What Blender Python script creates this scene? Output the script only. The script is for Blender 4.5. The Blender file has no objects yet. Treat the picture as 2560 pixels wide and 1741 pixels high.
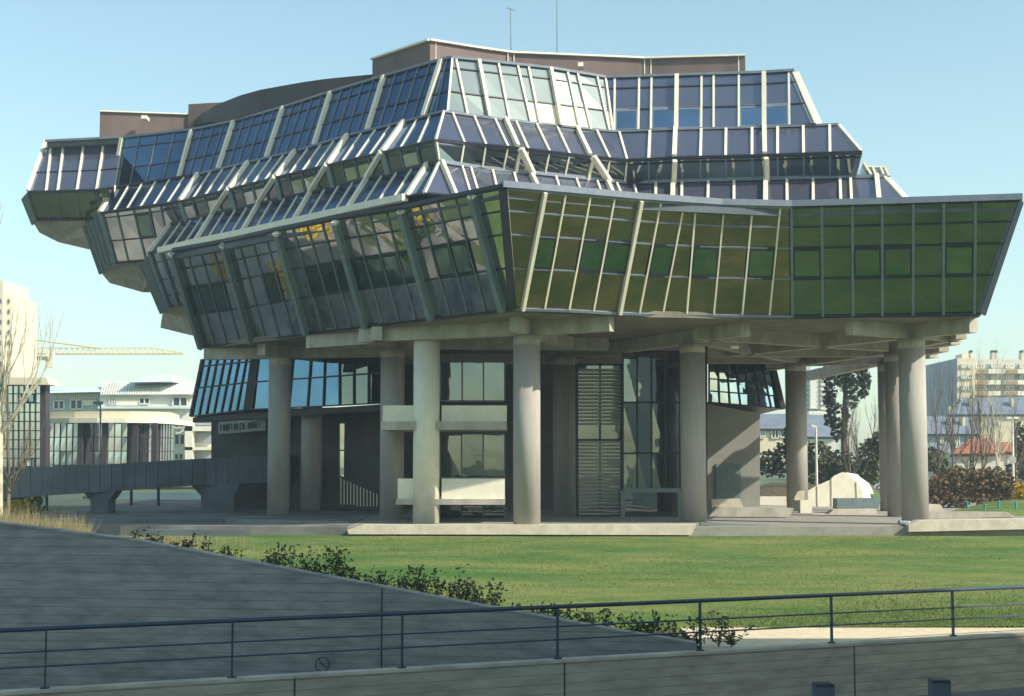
import bpy, math, random
from mathutils import Vector as V
R = math.radians
random.seed(7)
SC = bpy.context.scene
COL = SC.collection
# ---------------------------------------------------------------- camera
F = 3555.0; CX, CY = 1280.0, 870.5
PITCH = math.atan((1150 - CY) / F)
CAM = V((0, 0, 2.65))
cam = bpy.data.cameras.new('camera'); cam_o = bpy.data.objects.new('camera', cam); COL.objects.link(cam_o)
cam.sensor_width = 36.0; cam.lens = 36.0 * F / 2560.0; cam.clip_start = 0.3; cam.clip_end = 6000
cam_o.location = CAM; cam_o.rotation_euler = (R(90) + PITCH, 0, 0)
SC.camera = cam_o
# ---------------------------------------------------------------- light
SUN_EL, SUN_AZ = R(35), R(-25)      # azimuth measured from +X (right), negative = towards the camera
w = bpy.data.worlds.new('World'); SC.world = w; w.use_nodes = True
nt = w.node_tree; bg = nt.nodes['Background']
sky = nt.nodes.new('ShaderNodeTexSky'); sky.sky_type = 'NISHITA'; sky.sun_disc = False
sky.sun_elevation = SUN_EL; sky.sun_rotation = R(90) - SUN_AZ
sky.air_density = 1.0; sky.dust_density = 1.0; sky.ozone_density = 1.5
hs = nt.nodes.new('ShaderNodeMix'); hs.data_type = 'RGBA'; hs.blend_type = 'MULTIPLY'; hs.inputs[0].default_value = 1.0
hs.inputs[7].default_value = (1.12, 1.22, 1.0, 1)
nt.links.new(sky.outputs[0], hs.inputs[6]); nt.links.new(hs.outputs[2], bg.inputs[0])
bg.inputs[1].default_value = 0.15
sl = bpy.data.lights.new('sun', 'SUN'); sl.energy = 4.8; sl.angle = R(0.5); sl.color = (1.0, 0.93, 0.80)
so = bpy.data.objects.new('sun', sl); COL.objects.link(so)
SD = V((math.cos(SUN_AZ) * math.cos(SUN_EL), math.sin(SUN_AZ) * math.cos(SUN_EL), math.sin(SUN_EL)))
so.rotation_euler = SD.to_track_quat('Z', 'Y').to_euler()
vs = SC.view_settings; vs.view_transform = 'Standard'; vs.look = 'None'; vs.gamma = 1.0; vs.use_curve_mapping = False
vs.exposure = 0.5
# ---------------------------------------------------------------- helpers: photo pixel -> point in the world
def ray(u, v):
    x = (u - CX) / F; y = (CY - v) / F; c, s = math.cos(PITCH), math.sin(PITCH)
    return V((x, c - y * s, s + y * c))
def at(u, v, D):
    d = ray(u, v); return CAM + d * (D / d.y)
def atz(u, v, z):
    d = ray(u, v); return CAM + d * ((z - CAM.z) / d.z)
class Line:
    def __init__(s, z, pts): s.z = z; s.p = pts
    def v(s, u):
        p = s.p
        for i in range(len(p) - 1):
            if u <= p[i + 1][0] or i == len(p) - 2:
                (a, b), (c, d) = p[i], p[i + 1]
                return b + (d - b) * (u - a) / (c - a)
    def at(s, u): return atz(u, s.v(u), s.z)
    def pts(s, u0=-1e9, u1=1e9): return [atz(a, b, s.z) for a, b in s.p if u0 <= a <= u1]
# ---------------------------------------------------------------- materials
MATS = {}
def nodes(name):
    m = bpy.data.materials.new(name); m.use_nodes = True; t = m.node_tree
    return m, t, t.nodes['Principled BSDF']
def mat(name, col, rough=0.8, metal=0.0, var=0.12, scale=3.0, bump=0.0, bscale=None, stretch=(1, 1, 1), col2=None, spec=0.3):
    """noise-mottled surface"""
    m, t, b = nodes(name)
    tc = t.nodes.new('ShaderNodeTexCoord'); mp = t.nodes.new('ShaderNodeMapping'); mp.inputs['Scale'].default_value = stretch
    geo = t.nodes.new('ShaderNodeNewGeometry')
    t.links.new(geo.outputs['Position'], mp.inputs[0])
    n = t.nodes.new('ShaderNodeTexNoise'); n.inputs['Scale'].default_value = scale; n.inputs['Detail'].default_value = 8; n.inputs['Roughness'].default_value = .62
    t.links.new(mp.outputs[0], n.inputs[0])
    r = t.nodes.new('ShaderNodeValToRGB')
    c2 = col2 or tuple(min(1, c * (1 + var)) for c in col)
    c1 = col if col2 else tuple(c * (1 - var) for c in col)
    r.color_ramp.elements[0].color = (*c1, 1); r.color_ramp.elements[0].position = .36
    r.color_ramp.elements[1].color = (*c2, 1); r.color_ramp.elements[1].position = .64
    t.links.new(n.outputs[0], r.inputs[0]); t.links.new(r.outputs[0], b.inputs['Base Color'])
    b.inputs['Roughness'].default_value = rough; b.inputs['Metallic'].default_value = metal
    b.inputs['Specular IOR Level'].default_value = spec
    if bump:
        n2 = t.nodes.new('ShaderNodeTexNoise'); n2.inputs['Scale'].default_value = bscale or scale * 6; n2.inputs['Detail'].default_value = 6
        t.links.new(mp.outputs[0], n2.inputs[0])
        bp = t.nodes.new('ShaderNodeBump'); bp.inputs['Strength'].default_value = bump; bp.inputs['Distance'].default_value = .05
        t.links.new(n2.outputs[0], bp.inputs['Height']); t.links.new(bp.outputs[0], b.inputs['Normal'])
    MATS[name] = m; return m
def glass(name, tint, body, rough=0.02, wave=0.004, wscale=0.6, mixf=0.85):
    """reflective coated glass: tinted mirror over a dark body, gently wavy"""
    m, t, b = nodes(name)
    b.inputs['Metallic'].default_value = 1.0; b.inputs['Base Color'].default_value = (*tint, 1); b.inputs['Roughness'].default_value = rough
    geo = t.nodes.new('ShaderNodeNewGeometry')
    n = t.nodes.new('ShaderNodeTexNoise'); n.inputs['Scale'].default_value = wscale; n.inputs['Detail'].default_value = 2
    t.links.new(geo.outputs['Position'], n.inputs[0])
    bp = t.nodes.new('ShaderNodeBump'); bp.inputs['Strength'].default_value = 1.0; bp.inputs['Distance'].default_value = wave
    t.links.new(n.outputs[0], bp.inputs['Height']); t.links.new(bp.outputs[0], b.inputs['Normal'])
    d = t.nodes.new('ShaderNodeBsdfDiffuse'); d.inputs[0].default_value = (*body, 1)
    mx = t.nodes.new('ShaderNodeMixShader'); mx.inputs[0].default_value = mixf
    # small colour drift from panel to panel
    n3 = t.nodes.new('ShaderNodeTexNoise'); n3.inputs['Scale'].default_value = .35; n3.inputs['Detail'].default_value = 3
    t.links.new(geo.outputs['Position'], n3.inputs[0])
    r = t.nodes.new('ShaderNodeValToRGB')
    r.color_ramp.elements[0].position = .35; r.color_ramp.elements[1].position = .65
    r.color_ramp.elements[0].color = (*[c * .85 for c in tint], 1); r.color_ramp.elements[1].color = (*[min(1, c * 1.15) for c in tint], 1)
    t.links.new(n3.outputs[0], r.inputs[0]); t.links.new(r.outputs[0], b.inputs['Base Color'])
    out = t.nodes['Material Output']
    t.links.new(d.outputs[0], mx.inputs[1]); t.links.new(b.outputs[0], mx.inputs[2]); t.links.new(mx.outputs[0], out.inputs[0])
    MATS[name] = m; return m
glass('glass_roof', (.29, .32, .38), (.115, .12, .175), rough=.16, mixf=.6)
glass('glass_roof_deep', (.10, .19, .32), (.012, .034, .08), rough=.14, mixf=.62)
glass('glass_pale', (.30, .34, .35), (.25, .29, .30), rough=.05, mixf=.6)
glass('glass_wall', (.68, .70, .68), (.06, .066, .066), wave=.008, mixf=.82)
glass('glass_lawn_deep', (.17, .23, .21), (.012, .02, .016), wave=.003)
glass('glass_lawn', (.28, .245, .20), (.015, .02, .015), wave=.003)
glass('glass_window', (.16, .26, .21), (.015, .02, .02), wave=.003)
glass('glass_dark', (.20, .23, .23), (.012, .014, .014), wave=.01)
glass('glass_blue_dark', (.12, .24, .40), (.01, .02, .04), wave=.002)
glass('glass_sky', (.62, .68, .70), (.20, .22, .22), wave=.004)
glass('glass_blue', (.30, .42, .55), (.01, .02, .04), wave=.002)
mat('blind', (.72, .67, .52), .5, var=.04)
mat('cream_metal', (.78, .72, .56), .45, var=.06, scale=1.5)
mat('grey_metal', (.17, .22, .23), .5, var=.12)
mat('dark_metal', (.025, .03, .04), .45, var=.2)
mat('parapet_metal', (.17, .20, .25), .4, var=.1)
mat('brown_panel', (.155, .11, .10), .7, var=.14, scale=.7, stretch=(1, 1, .3))
mat('brown_dark', (.055, .045, .05), .6, var=.12, scale=.6)
mat('concrete', (.42, .39, .33), .85, var=.2, scale=1.6, bump=.25, bscale=12, stretch=(1, 1, .5))
mat('concrete_column', (.37, .345, .315), .85, var=.09, scale=2.4, bump=.3, bscale=40, stretch=(1, 1, .22))
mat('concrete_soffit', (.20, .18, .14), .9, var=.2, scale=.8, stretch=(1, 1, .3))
mat('concrete_white', (.80, .76, .62), .8, var=.06, scale=2)
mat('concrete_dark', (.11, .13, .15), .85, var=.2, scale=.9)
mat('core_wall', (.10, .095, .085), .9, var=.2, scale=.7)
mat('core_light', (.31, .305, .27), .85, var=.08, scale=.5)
mat('paving', (.30, .28, .245), .9, var=.14, scale=1.5, bump=.2)
mat('stone_ledge', (.60, .53, .43), .85, var=.12, scale=2.5, bump=.2)
mat('asphalt', (.075, .08, .085), .95, var=.25, scale=1.5, bump=.3, bscale=60)
mat('forecourt', (.12, .12, .115), .95, scale=.11, col2=(.36, .33, .28), bump=.2)
mat('shade_toned_paving', (.11, .11, .105), .95, scale=.5, col2=(.25, .24, .21), bump=.2)
mat('road_asphalt', (.15, .15, .155), .95, var=.2, scale=1.5, bump=.3, bscale=60)
mat('blade', (.07, .13, .035), .9, scale=2, col2=(.17, .21, .07))
mat('sand', (.66, .54, .37), .95, var=.10, scale=4, bump=.3, bscale=40)
mat('soil', (.10, .085, .05), .95, var=.35, scale=3, bump=.5)
mat('far_ground', (.09, .12, .045), .95, var=.3, scale=.15)
mat('white_wall', (.72, .70, .62), .85, var=.06, scale=.3)
mat('cream_wall', (.70, .62, .45), .85, var=.06, scale=.3)
mat('beige_wall', (.64, .58, .48), .85, var=.08, scale=.3)
mat('blue_wall', (.42, .52, .60), .8, var=.06, scale=.4)
mat('pale_roof', (.62, .72, .72), .5, var=.06, scale=.5)
mat('slate', (.17, .20, .25), .7, var=.12, scale=1.0)
mat('red_tile', (.33, .125, .07), .85, var=.22, scale=2.0, bump=.5)
mat('tower_grey', (.42, .44, .46), .8, var=.05)
mat('wall_grey_and_shade', (.30, .33, .38), .85, var=.05, scale=.2)
mat('ochre', (.36, .27, .15), .85, var=.1)
mat('window_dark', (.05, .07, .09), .15, var=.3)
mat('yellow_steel', (.62, .42, .10), .6, var=.12)
mat('rail_paint', (.035, .055, .085), .35, var=.15, spec=.5)
mat('bark', (.13, .10, .08), .9, var=.3, scale=4)
mat('bark_pale', (.46, .42, .32), .9, var=.35, scale=3)
mat('twig', (.17, .14, .10), .9, var=.3, scale=4)
mat('leaf_dark', (.025, .05, .022), .75, var=.45, scale=.9)
mat('leaf_mid', (.06, .095, .03), .75, var=.4, scale=.9)
mat('leaf_olive', (.085, .10, .04), .8, var=.35, scale=.9)
mat('leaf_red', (.27, .15, .09), .75, var=.4, scale=1.3, col2=(.10, .10, .045))
mat('leaf_yellow', (.60, .42, .03), .75, var=.25, scale=2)
mat('leaf_shrub', (.05, .065, .022), .75, var=.5, scale=5)
mat('dry_grass', (.34, .28, .14), .9, var=.3, scale=3)
mat('teal', (.05, .30, .25), .5)
mat('car_white', (.70, .72, .74), .25, var=.02, spec=.6)
mat('car_blue', (.05, .12, .25), .25, var=.05, spec=.6)
mat('car_silver', (.38, .42, .46), .25, var=.03, spec=.6)
mat('rubber', (.02, .02, .02), .8)
mat('skin', (.55, .33, .24), .7); mat('red_cloth', (.55, .12, .09), .9); mat('dark_cloth', (.04, .05, .08), .9)
mat('banner', (.33, .34, .31), .8, var=.15, scale=4)
mat('lamp_white', (.78, .76, .66), .4)
# lawn: mown grass with warm patches
def lawn_mat():
    m, t, b = nodes('lawn'); geo = t.nodes.new('ShaderNodeNewGeometry')
    def noise(sc, det, st=(1, 1, 1)):
        mp = t.nodes.new('ShaderNodeMapping'); mp.inputs['Scale'].default_value = st; t.links.new(geo.outputs['Position'], mp.inputs[0])
        n = t.nodes.new('ShaderNodeTexNoise'); n.inputs['Scale'].default_value = sc; n.inputs['Detail'].default_value = det; n.inputs['Roughness'].default_value = .7
        t.links.new(mp.outputs[0], n.inputs[0]); return n
    a = noise(.34, 8, (.5, 1.5, 1)); c = noise(5, 9)
    r = t.nodes.new('ShaderNodeValToRGB'); r.color_ramp.elements[0].color = (.07, .155, .042, 1); r.color_ramp.elements[1].color = (.225, .24, .085, 1)
    r.color_ramp.elements[0].position = .38; r.color_ramp.elements[1].position = .66
    t.links.new(a.outputs[0], r.inputs[0])
    r2 = t.nodes.new('ShaderNodeValToRGB'); r2.color_ramp.elements[0].color = (.78, .78, .76, 1); r2.color_ramp.elements[1].color = (1.2, 1.18, 1.1, 1)
    r2.color_ramp.elements[0].position = .35; r2.color_ramp.elements[1].position = .68
    t.links.new(c.outputs[0], r2.inputs[0])
    mx = t.nodes.new('ShaderNodeMix'); mx.data_type = 'RGBA'; mx.blend_type = 'MULTIPLY'; mx.inputs[0].default_value = 1
    t.links.new(r.outputs[0], mx.inputs[6]); t.links.new(r2.outputs[0], mx.inputs[7]); t.links.new(mx.outputs[2], b.inputs['Base Color'])
    b.inputs['Roughness'].default_value = .95; b.inputs['Specular IOR Level'].default_value = .1
    n = noise(25, 6); bp = t.nodes.new('ShaderNodeBump'); bp.inputs['Strength'].default_value = .6; bp.inputs['Distance'].default_value = .06
    t.links.new(n.outputs[0], bp.inputs['Height']); t.links.new(bp.outputs[0], b.inputs['Normal'])
    MATS['lawn'] = m
lawn_mat()
def board_concrete(name, col, col2, rough=.9):
    """board-marked concrete: horizontal board joints, mottling and vertical stains"""
    m, t, b = nodes(name); geo = t.nodes.new('ShaderNodeNewGeometry')
    sp = t.nodes.new('ShaderNodeSeparateXYZ'); t.links.new(geo.outputs['Position'], sp.inputs[0])
    mp = t.nodes.new('ShaderNodeMapping'); mp.inputs['Scale'].default_value = (.7, .7, 2.6); t.links.new(geo.outputs['Position'], mp.inputs[0])
    n = t.nodes.new('ShaderNodeTexNoise'); n.inputs['Scale'].default_value = 1.6; n.inputs['Detail'].default_value = 9; n.inputs['Roughness'].default_value = .65
    t.links.new(mp.outputs[0], n.inputs[0])
    r = t.nodes.new('ShaderNodeValToRGB'); r.color_ramp.elements[0].color = (*col, 1); r.color_ramp.elements[1].color = (*col2, 1)
    r.color_ramp.elements[0].position = .34; r.color_ramp.elements[1].position = .66
    t.links.new(n.outputs[0], r.inputs[0])
    wv = t.nodes.new('ShaderNodeMath'); wv.operation = 'MULTIPLY'; wv.inputs[1].default_value = 5.0; t.links.new(sp.outputs[2], wv.inputs[0])
    fr = t.nodes.new('ShaderNodeMath'); fr.operation = 'FRACT'; t.links.new(wv.outputs[0], fr.inputs[0])
    gt = t.nodes.new('ShaderNodeMath'); gt.operation = 'LESS_THAN'; gt.inputs[1].default_value = .09; t.links.new(fr.outputs[0], gt.inputs[0])
    n2 = t.nodes.new('ShaderNodeTexNoise'); n2.inputs['Scale'].default_value = .9; t.links.new(geo.outputs['Position'], n2.inputs[0])
    g2 = t.nodes.new('ShaderNodeMath'); g2.operation = 'MULTIPLY'; t.links.new(gt.outputs[0], g2.inputs[0]); t.links.new(n2.outputs[0], g2.inputs[1])
    mx = t.nodes.new('ShaderNodeMix'); mx.data_type = 'RGBA'; t.links.new(g2.outputs[0], mx.inputs[0]); t.links.new(r.outputs[0], mx.inputs[6])
    mx.inputs[7].default_value = (*[c * .45 for c in col], 1)
    t.links.new(mx.outputs[2], b.inputs['Base Color']); b.inputs['Roughness'].default_value = rough
    bp = t.nodes.new('ShaderNodeBump'); bp.inputs['Strength'].default_value = .25; bp.inputs['Distance'].default_value = .02
    t.links.new(n.outputs[0], bp.inputs['Height']); t.links.new(bp.outputs[0], b.inputs['Normal'])
    MATS[name] = m
board_concrete('board_concrete', (.20, .20, .19), (.35, .345, .32))
board_concrete('board_concrete_pale', (.26, .24, .20), (.42, .38, .31))
# ---------------------------------------------------------------- mesh building
def origin(o):
    p = V((0, 0, 0))
    while o is not None: p = p + V(o.location); o = o.parent
    return p
class MB:
    """collects shapes given in world metres; build() links them as ONE mesh object"""
    def __init__(s): s.v = []; s.f = []
    def poly(s, pts):
        i = len(s.v); s.v += [V(p) for p in pts]; s.f.append(list(range(i, i + len(pts)))); return s
    def hexa(s, a, b):
        i = len(s.v); s.v += [V(p) for p in a] + [V(p) for p in b]
        n = len(a); s.f.append([i + k for k in range(n)][::-1]); s.f.append([i + n + k for k in range(n)])
        for k in range(n): s.f.append([i + k, i + (k + 1) % n, i + n + (k + 1) % n, i + n + k])
        return s
    def box(s, x0, x1, y0, y1, z0, z1):
        return s.hexa([(x0, y0, z0), (x1, y0, z0), (x1, y1, z0), (x0, y1, z0)], [(x0, y0, z1), (x1, y0, z1), (x1, y1, z1), (x0, y1, z1)])
    def prism(s, pts, z0, z1): return s.hexa([(p[0], p[1], z0) for p in pts], [(p[0], p[1], z1) for p in pts])
    def beam(s, p0, p1, wd, ht, up=(0, 0, 1), off=0.0):
        """box from p0 to p1: wd across, ht along up, moved off along up"""
        p0 = V(p0); p1 = V(p1); d = (p1 - p0)
        if d.length < 1e-6: return s
        d.normalize(); up = V(up); up = up - d * up.dot(d)
        if up.length < 1e-5: up = V((0, 1, 0)); up = up - d * up.dot(d)
        up.normalize(); sd = d.cross(up)
        o = up * off
        c = [sd * a * wd / 2 + up * b * ht / 2 + o for a, b in ((-1, -1), (1, -1), (1, 1), (-1, 1))]
        return s.hexa([p0 + k for k in c], [p1 + k for k in c])
    def tube(s, p0, p1, r0, r1=None, n=8, caps=True):
        r1 = r0 if r1 is None else r1; p0 = V(p0); p1 = V(p1); d = (p1 - p0).normalized()
        a = d.orthogonal().normalized(); b = d.cross(a); i = len(s.v)
        for p, r in ((p0, r0), (p1, r1)):
            for k in range(n):
                t = 2 * math.pi * k / n; s.v.append(p + (a * math.cos(t) + b * math.sin(t)) * r)
        for k in range(n): s.f.append([i + k, i + (k + 1) % n, i + n + (k + 1) % n, i + n + k])
        if caps: s.f.append([i + k for k in range(n)][::-1]); s.f.append([i + n + k for k in range(n)])
        return s
    def build(s, name, m, parent=None, smooth=False):
        o0 = origin(parent) if parent else V((0, 0, 0))
        me = bpy.data.meshes.new(name); me.from_pydata([tuple(p - o0) for p in s.v], [], s.f); me.update()
        me.materials.append(MATS[m]); o = bpy.data.objects.new(name, me); COL.objects.link(o)
        if parent: o.parent = parent
        if smooth: me.shade_smooth()
        return o
def tag(o, label=None, cat=None, group=None, kind=None):
    if label: o['label'] = label
    if cat: o['category'] = cat
    if group: o['group'] = group
    if kind: o['kind'] = kind
    return o
def thing(name, label, cat, loc=(0, 0, 0), group=None):
    o = bpy.data.objects.new(name, None); o.empty_display_size = .3; COL.objects.link(o); o.location = loc
    return tag(o, label, cat, group)
def struct(mb, name, m): return tag(mb.build(name, m), kind='structure')
def copy_tree(o, parent=None):
    c = o.copy(); COL.objects.link(c); c.parent = parent
    for ch in list(o.children): copy_tree(ch, c)
    return c
# ================================================================ THE SETTING: ground
def ztop(Y):      # lawn profile: falls from the plaza towards the street
    return -0.38 + (Y - 57) * (1.24 / 20.5) if Y < 57 else -0.38
mb = MB(); mb.poly([(-3000, -900, -3.4), (3000, -900, -3.4), (3000, 5000, -3.4), (-3000, 5000, -3.4)]); struct(mb, 'far_ground', 'far_ground')
mb = MB(); mb.poly([(-700, 57.5, -.44), (700, 57.5, -.44), (900, 2500, -.44), (-900, 2500, -.44)]); struct(mb, 'ground', 'far_ground')
def grid(mb, xs, ys, zf):
    i = len(mb.v)
    for y in ys:
        for x in xs:
            y2 = max(y, min(57.5, 26.3 + .406 * (x + 8.5) + .9)) if x > 4.5 else y
            mb.v.append(V((x, y2, zf(x, y2))))
    n = len(xs)
    for a in range(len(ys) - 1):
        for b in range(n - 1): mb.f.append([i + a * n + b, i + a * n + b + 1, i + (a + 1) * n + b + 1, i + (a + 1) * n + b])
mb = MB(); grid(mb, [4.6 + k * 2.5 for k in range(44)], [36.8 + .4 * k for k in range(53)], lambda x, y: ztop(y) + .04 * math.sin(x * .31) * math.sin(y * .5))
grid(mb, [-14 + k * .93 for k in range(21)], [35.2 + .4 * k for k in range(57)], lambda x, y: ztop(y) + .04 * math.sin(x * .31) * math.sin(y * .5))
lawn = struct(mb, 'lawn', 'lawn')
mb = MB(); mb.poly([(4.3, 31.75, -1.64), (15, 36.1, -1.64), (40, 46.3, -1.64), (40, 49.5, -1.62), (14, 37.5, -1.62), (4.3, 37.2, -1.62)]); struct(mb, 'sand_path', 'sand')
# street and forecourt towards the left of the camera: what the leaning glass mirrors
mb = MB(); mb.poly([(-90, -90, -3.3), (110, -90, -3.3), (110, 74.3, -2.66), (-90, -6.9, -2.9)]); struct(mb, 'road', 'road_asphalt')
mb = MB(); mb.poly([(-90, 22, -2.64), (-14, 34, -1.3), (-14, 57, -.42), (-24, 61, -.41), (-24, 100, -.41), (-90, 100, -.41), (-90, 57, -.42)]); struct(mb, 'forecourt', 'forecourt')
mb = MB(); mb.poly([(-58, 40, -.38), (-40, 44, -.38), (-34, 60, -.38), (-46, 62, -.38)]); struct(mb, 'grass_island', 'lawn')
mb = MB(); mb.poly([(-33, 60, -.37), (-24, 61, -.37), (-22, 76, -.37), (-31, 76, -.37)]); struct(mb, 'gravel_island', 'paving')
# ================================================================ near wall and railing
RX0, RY0, RAX, RAY = -.3235 * 26.3, 26.3, .1199 * 26.3, .0487 * 26.3
def rp(i, z): return V((RX0 + i * RAX, RY0 + i * RAY, z))
dr = (rp(1, 0) - rp(0, 0)).normalized(); nr = V((-dr.y, dr.x, 0))
wl = thing('retaining_wall', 'long low board-marked concrete wall carrying the dark blue railing', 'wall', rp(3, -2.7))
mb = MB(); mb.hexa([rp(-3, -3.2) - nr * .13, rp(12, -2.9) - nr * .13, rp(12, -2.9) + nr * .13, rp(-3, -3.2) + nr * .13],
                   [rp(-3, -1.56) - nr * .13, rp(12, -1.56) - nr * .13, rp(12, -1.56) + nr * .13, rp(-3, -1.56) + nr * .13]); mb.build('wall_body', 'board_concrete_pale', wl)
mb = MB(); mb.beam(rp(-3, -1.53), rp(12, -1.53), .30, .06); mb.build('coping', 'concrete', wl)
mb = MB()
for i in (-.9, 1.35, 3.03, 5.15, 7.3):
    mb.beam(rp(i, -2.9) - nr * .125, rp(i, -1.56) - nr * .125, .03, .02, nr)
mb.build('expansion_joint', 'dark_metal', wl)
rl = thing('railing', 'dark blue tubular steel railing with three rails on the low concrete wall', 'railing', rp(3, -1.5))
for z, r in ((-.42, .045), (-.83, .018), (-1.10, .018)):
    mb = MB(); mb.tube(rp(-3, z), rp(12, z), r, n=10); mb.build('rail', 'rail_paint', rl, True)
for i in range(-2, 12):
    mb = MB(); mb.beam(rp(i, -1.5), rp(i, -.45), .075, .03, dr); mb.tube(rp(i, -1.5), rp(i, -1.47), .09); mb.build('post', 'rail_paint', rl)
# sunken passage and the sloping ramp wall behind
mb = MB(); mb.poly([(-30, 20, -3.1), (5, 27, -3.1), (5, 33, -3.1), (-30, 33, -3.1)]); struct(mb, 'sunken_passage', 'asphalt')
rw = thing('ramp_wall', 'big shaded board-marked concrete wall whose top slopes down to the right', 'wall', (-4, 31, -3))
tl = [(-40, 1302), (0, 1311), (345, 1355), (700, 1423), (940, 1468), (1160, 1510), (1540, 1580), (1742, 1613)]
def rwY(u): return 34.0 - 2.1 * u / 1742
tp = [at(u, v, rwY(u)) for u, v in tl]
tp = [tp[0] + V((-6, -.6, .35))] + tp
mb = MB()
for a, b in zip(tp[:-1], tp[1:]):
    t = V((0, .35, 0)); mb.hexa([V((a.x, a.y, -3.1)), V((b.x, b.y, -3.1)), V((b.x, b.y, -3.1)) + t, V((a.x, a.y, -3.1)) + t], [a, b, b + t, a + t])
mb.build('wall_body', 'board_concrete', rw)
mb = MB()
for a, b in zip(tp[:-1], tp[1:]): mb.beam(a + V((0, .17, .025)), b + V((0, .17, .025)), .38, .04)
mb.build('coping', 'board_concrete', rw)
c = at(806, 1662, 32.9)
mb = MB()
for u in (955,):
    i_ = max(i for i in range(len(tl) - 1) if tl[i][0] <= u); f_ = (u - tl[i_][0]) / (tl[i_ + 1][0] - tl[i_][0]); vv = tl[i_][1] + f_ * (tl[i_ + 1][1] - tl[i_][1])
    a = at(u, vv + 1, rwY(u)) + V((0, -.005, 0)); j_ = MB(); j_.beam(a, V((a.x, a.y, -3)), .03, .012, (0, -1, 0)); j_.build('construction_joint', 'dark_metal', rw)
for k in range(24):
    a0, a1 = 2 * math.pi * k / 24, 2 * math.pi * (k + 1) / 24
    p = lambda a: c + V((math.cos(a) * .16, 0, math.sin(a) * .16))
    mb.beam(p(a0), p(a1), .02, .02, (0, -1, 0))
for a in (2.2, -.5): mb.beam(c, c + V((math.cos(a) * .15, 0, math.sin(a) * .15)), .018, .02, (0, -1, 0))
mb.build('round_plate', 'dark_metal', rw)
# bank of soil behind it
mb = MB()
for a, b in zip(tp[:-1], tp[1:]):
    o = V((0, .36, -.06)); far = V((0, 4.6, 0))
    mb.poly([a + o, b + o, V((b.x, b.y + 4.6, min(b.z - .08, ztop(b.y + 4.6) - .03))), V((a.x, a.y + 4.6, min(a.z - .08, ztop(a.y + 4.6) - .03)))])
struct(mb, 'planting_bank', 'soil')
mb = MB(); mb.poly([(-27, 34.2, -.9), (-13.5, 34.2, -.9), (-13.5, 57.4, -.39), (-27, 57.4, -.39)]); struct(mb, 'rough_grass', 'lawn')
mb = MB()
for k in range(9):
    x0 = -21 - 3.4 * k; mb.poly([(x0, 50, -.37), (x0 - .14, 50, -.37), (x0 - 1.6, 55, -.37), (x0 - 1.46, 55, -.37)])
struct(mb, 'parking_marking', 'concrete_white')
for i, (x, y, l) in enumerate(((-25, 62.5, 2.5), (-27, 58.0, 5), (-36, 57.5, 6), (-30, 81, 7))):
    hb = thing('clipped_hedge', 'clipped hedge beside the forecourt left of the building, out of the picture', 'hedge', (x, y, -.4), 'forecourt hedges'); rs_ = random.Random(300 + i); mb = MB()
    for _ in range(900):
        p = V((x + rs_.uniform(-l / 2, l / 2), y + rs_.uniform(-.5, .5), rs_.uniform(-.35, .6))); a = V((rs_.gauss(0, 1), rs_.gauss(0, 1), rs_.gauss(0, 1))).normalized(); b = a.orthogonal() * .6; mb.poly([p - a * .13, p - b * .13, p + a * .13, p + b * .13])
    mb.build('foliage', 'leaf_mid', hb)
nb = thing('unseen_shading_building', 'unseen building added at the right behind the camera to shade the foreground', 'building', (22, 0, -3.3))
mb = MB(); mb.box(13, 31, -20, 19.9, -3.3, 25); mb.build('wall', 'beige_wall', nb); mb = MB(); mb.box(13, 34, 20, 26, -3.3, 12.7); mb.build('shading_low_wing', 'beige_wall', nb)  # unseen building, its massing shaped to cast shade on the near walls
# bollards
def bollard(u, v, wpx, D, label):
    p = at(u, v, D); hw = wpx / 2 * D / F
    b = thing('bollard', label, 'bollard', (p.x, p.y, -2.7), 'bollards by the roadside')
    m = MB(); m.hexa([(p.x - hw, p.y - hw, -2.75), (p.x + hw, p.y - hw, -2.75), (p.x + hw, p.y + hw, -2.75), (p.x - hw, p.y + hw, -2.75)],
                     [(p.x - hw, p.y - hw, p.z - .05), (p.x + hw, p.y - hw, p.z - .05), (p.x + hw, p.y + hw, p.z - .05), (p.x - hw, p.y + hw, p.z - .05)]); m.build('post', 'concrete_dark', b)
    m = MB(); h2 = hw * 1.06; h3 = hw * .9
    m.hexa([(p.x - h2, p.y - h2, p.z - .05), (p.x + h2, p.y - h2, p.z - .05), (p.x + h2, p.y + h2, p.z - .05), (p.x - h2, p.y + h2, p.z - .05)],
           [(p.x - h3, p.y - h3, p.z), (p.x + h3, p.y - h3, p.z), (p.x + h3, p.y + h3, p.z), (p.x - h3, p.y + h3, p.z)]); m.build('cap', 'dark_metal', b)
bollard(2058, 1708, 46, 29, 'dark square bollard below the third post from the right of the railing')
bollard(2348, 1698, 44, 29, 'dark square bollard near the bottom right corner')
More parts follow.
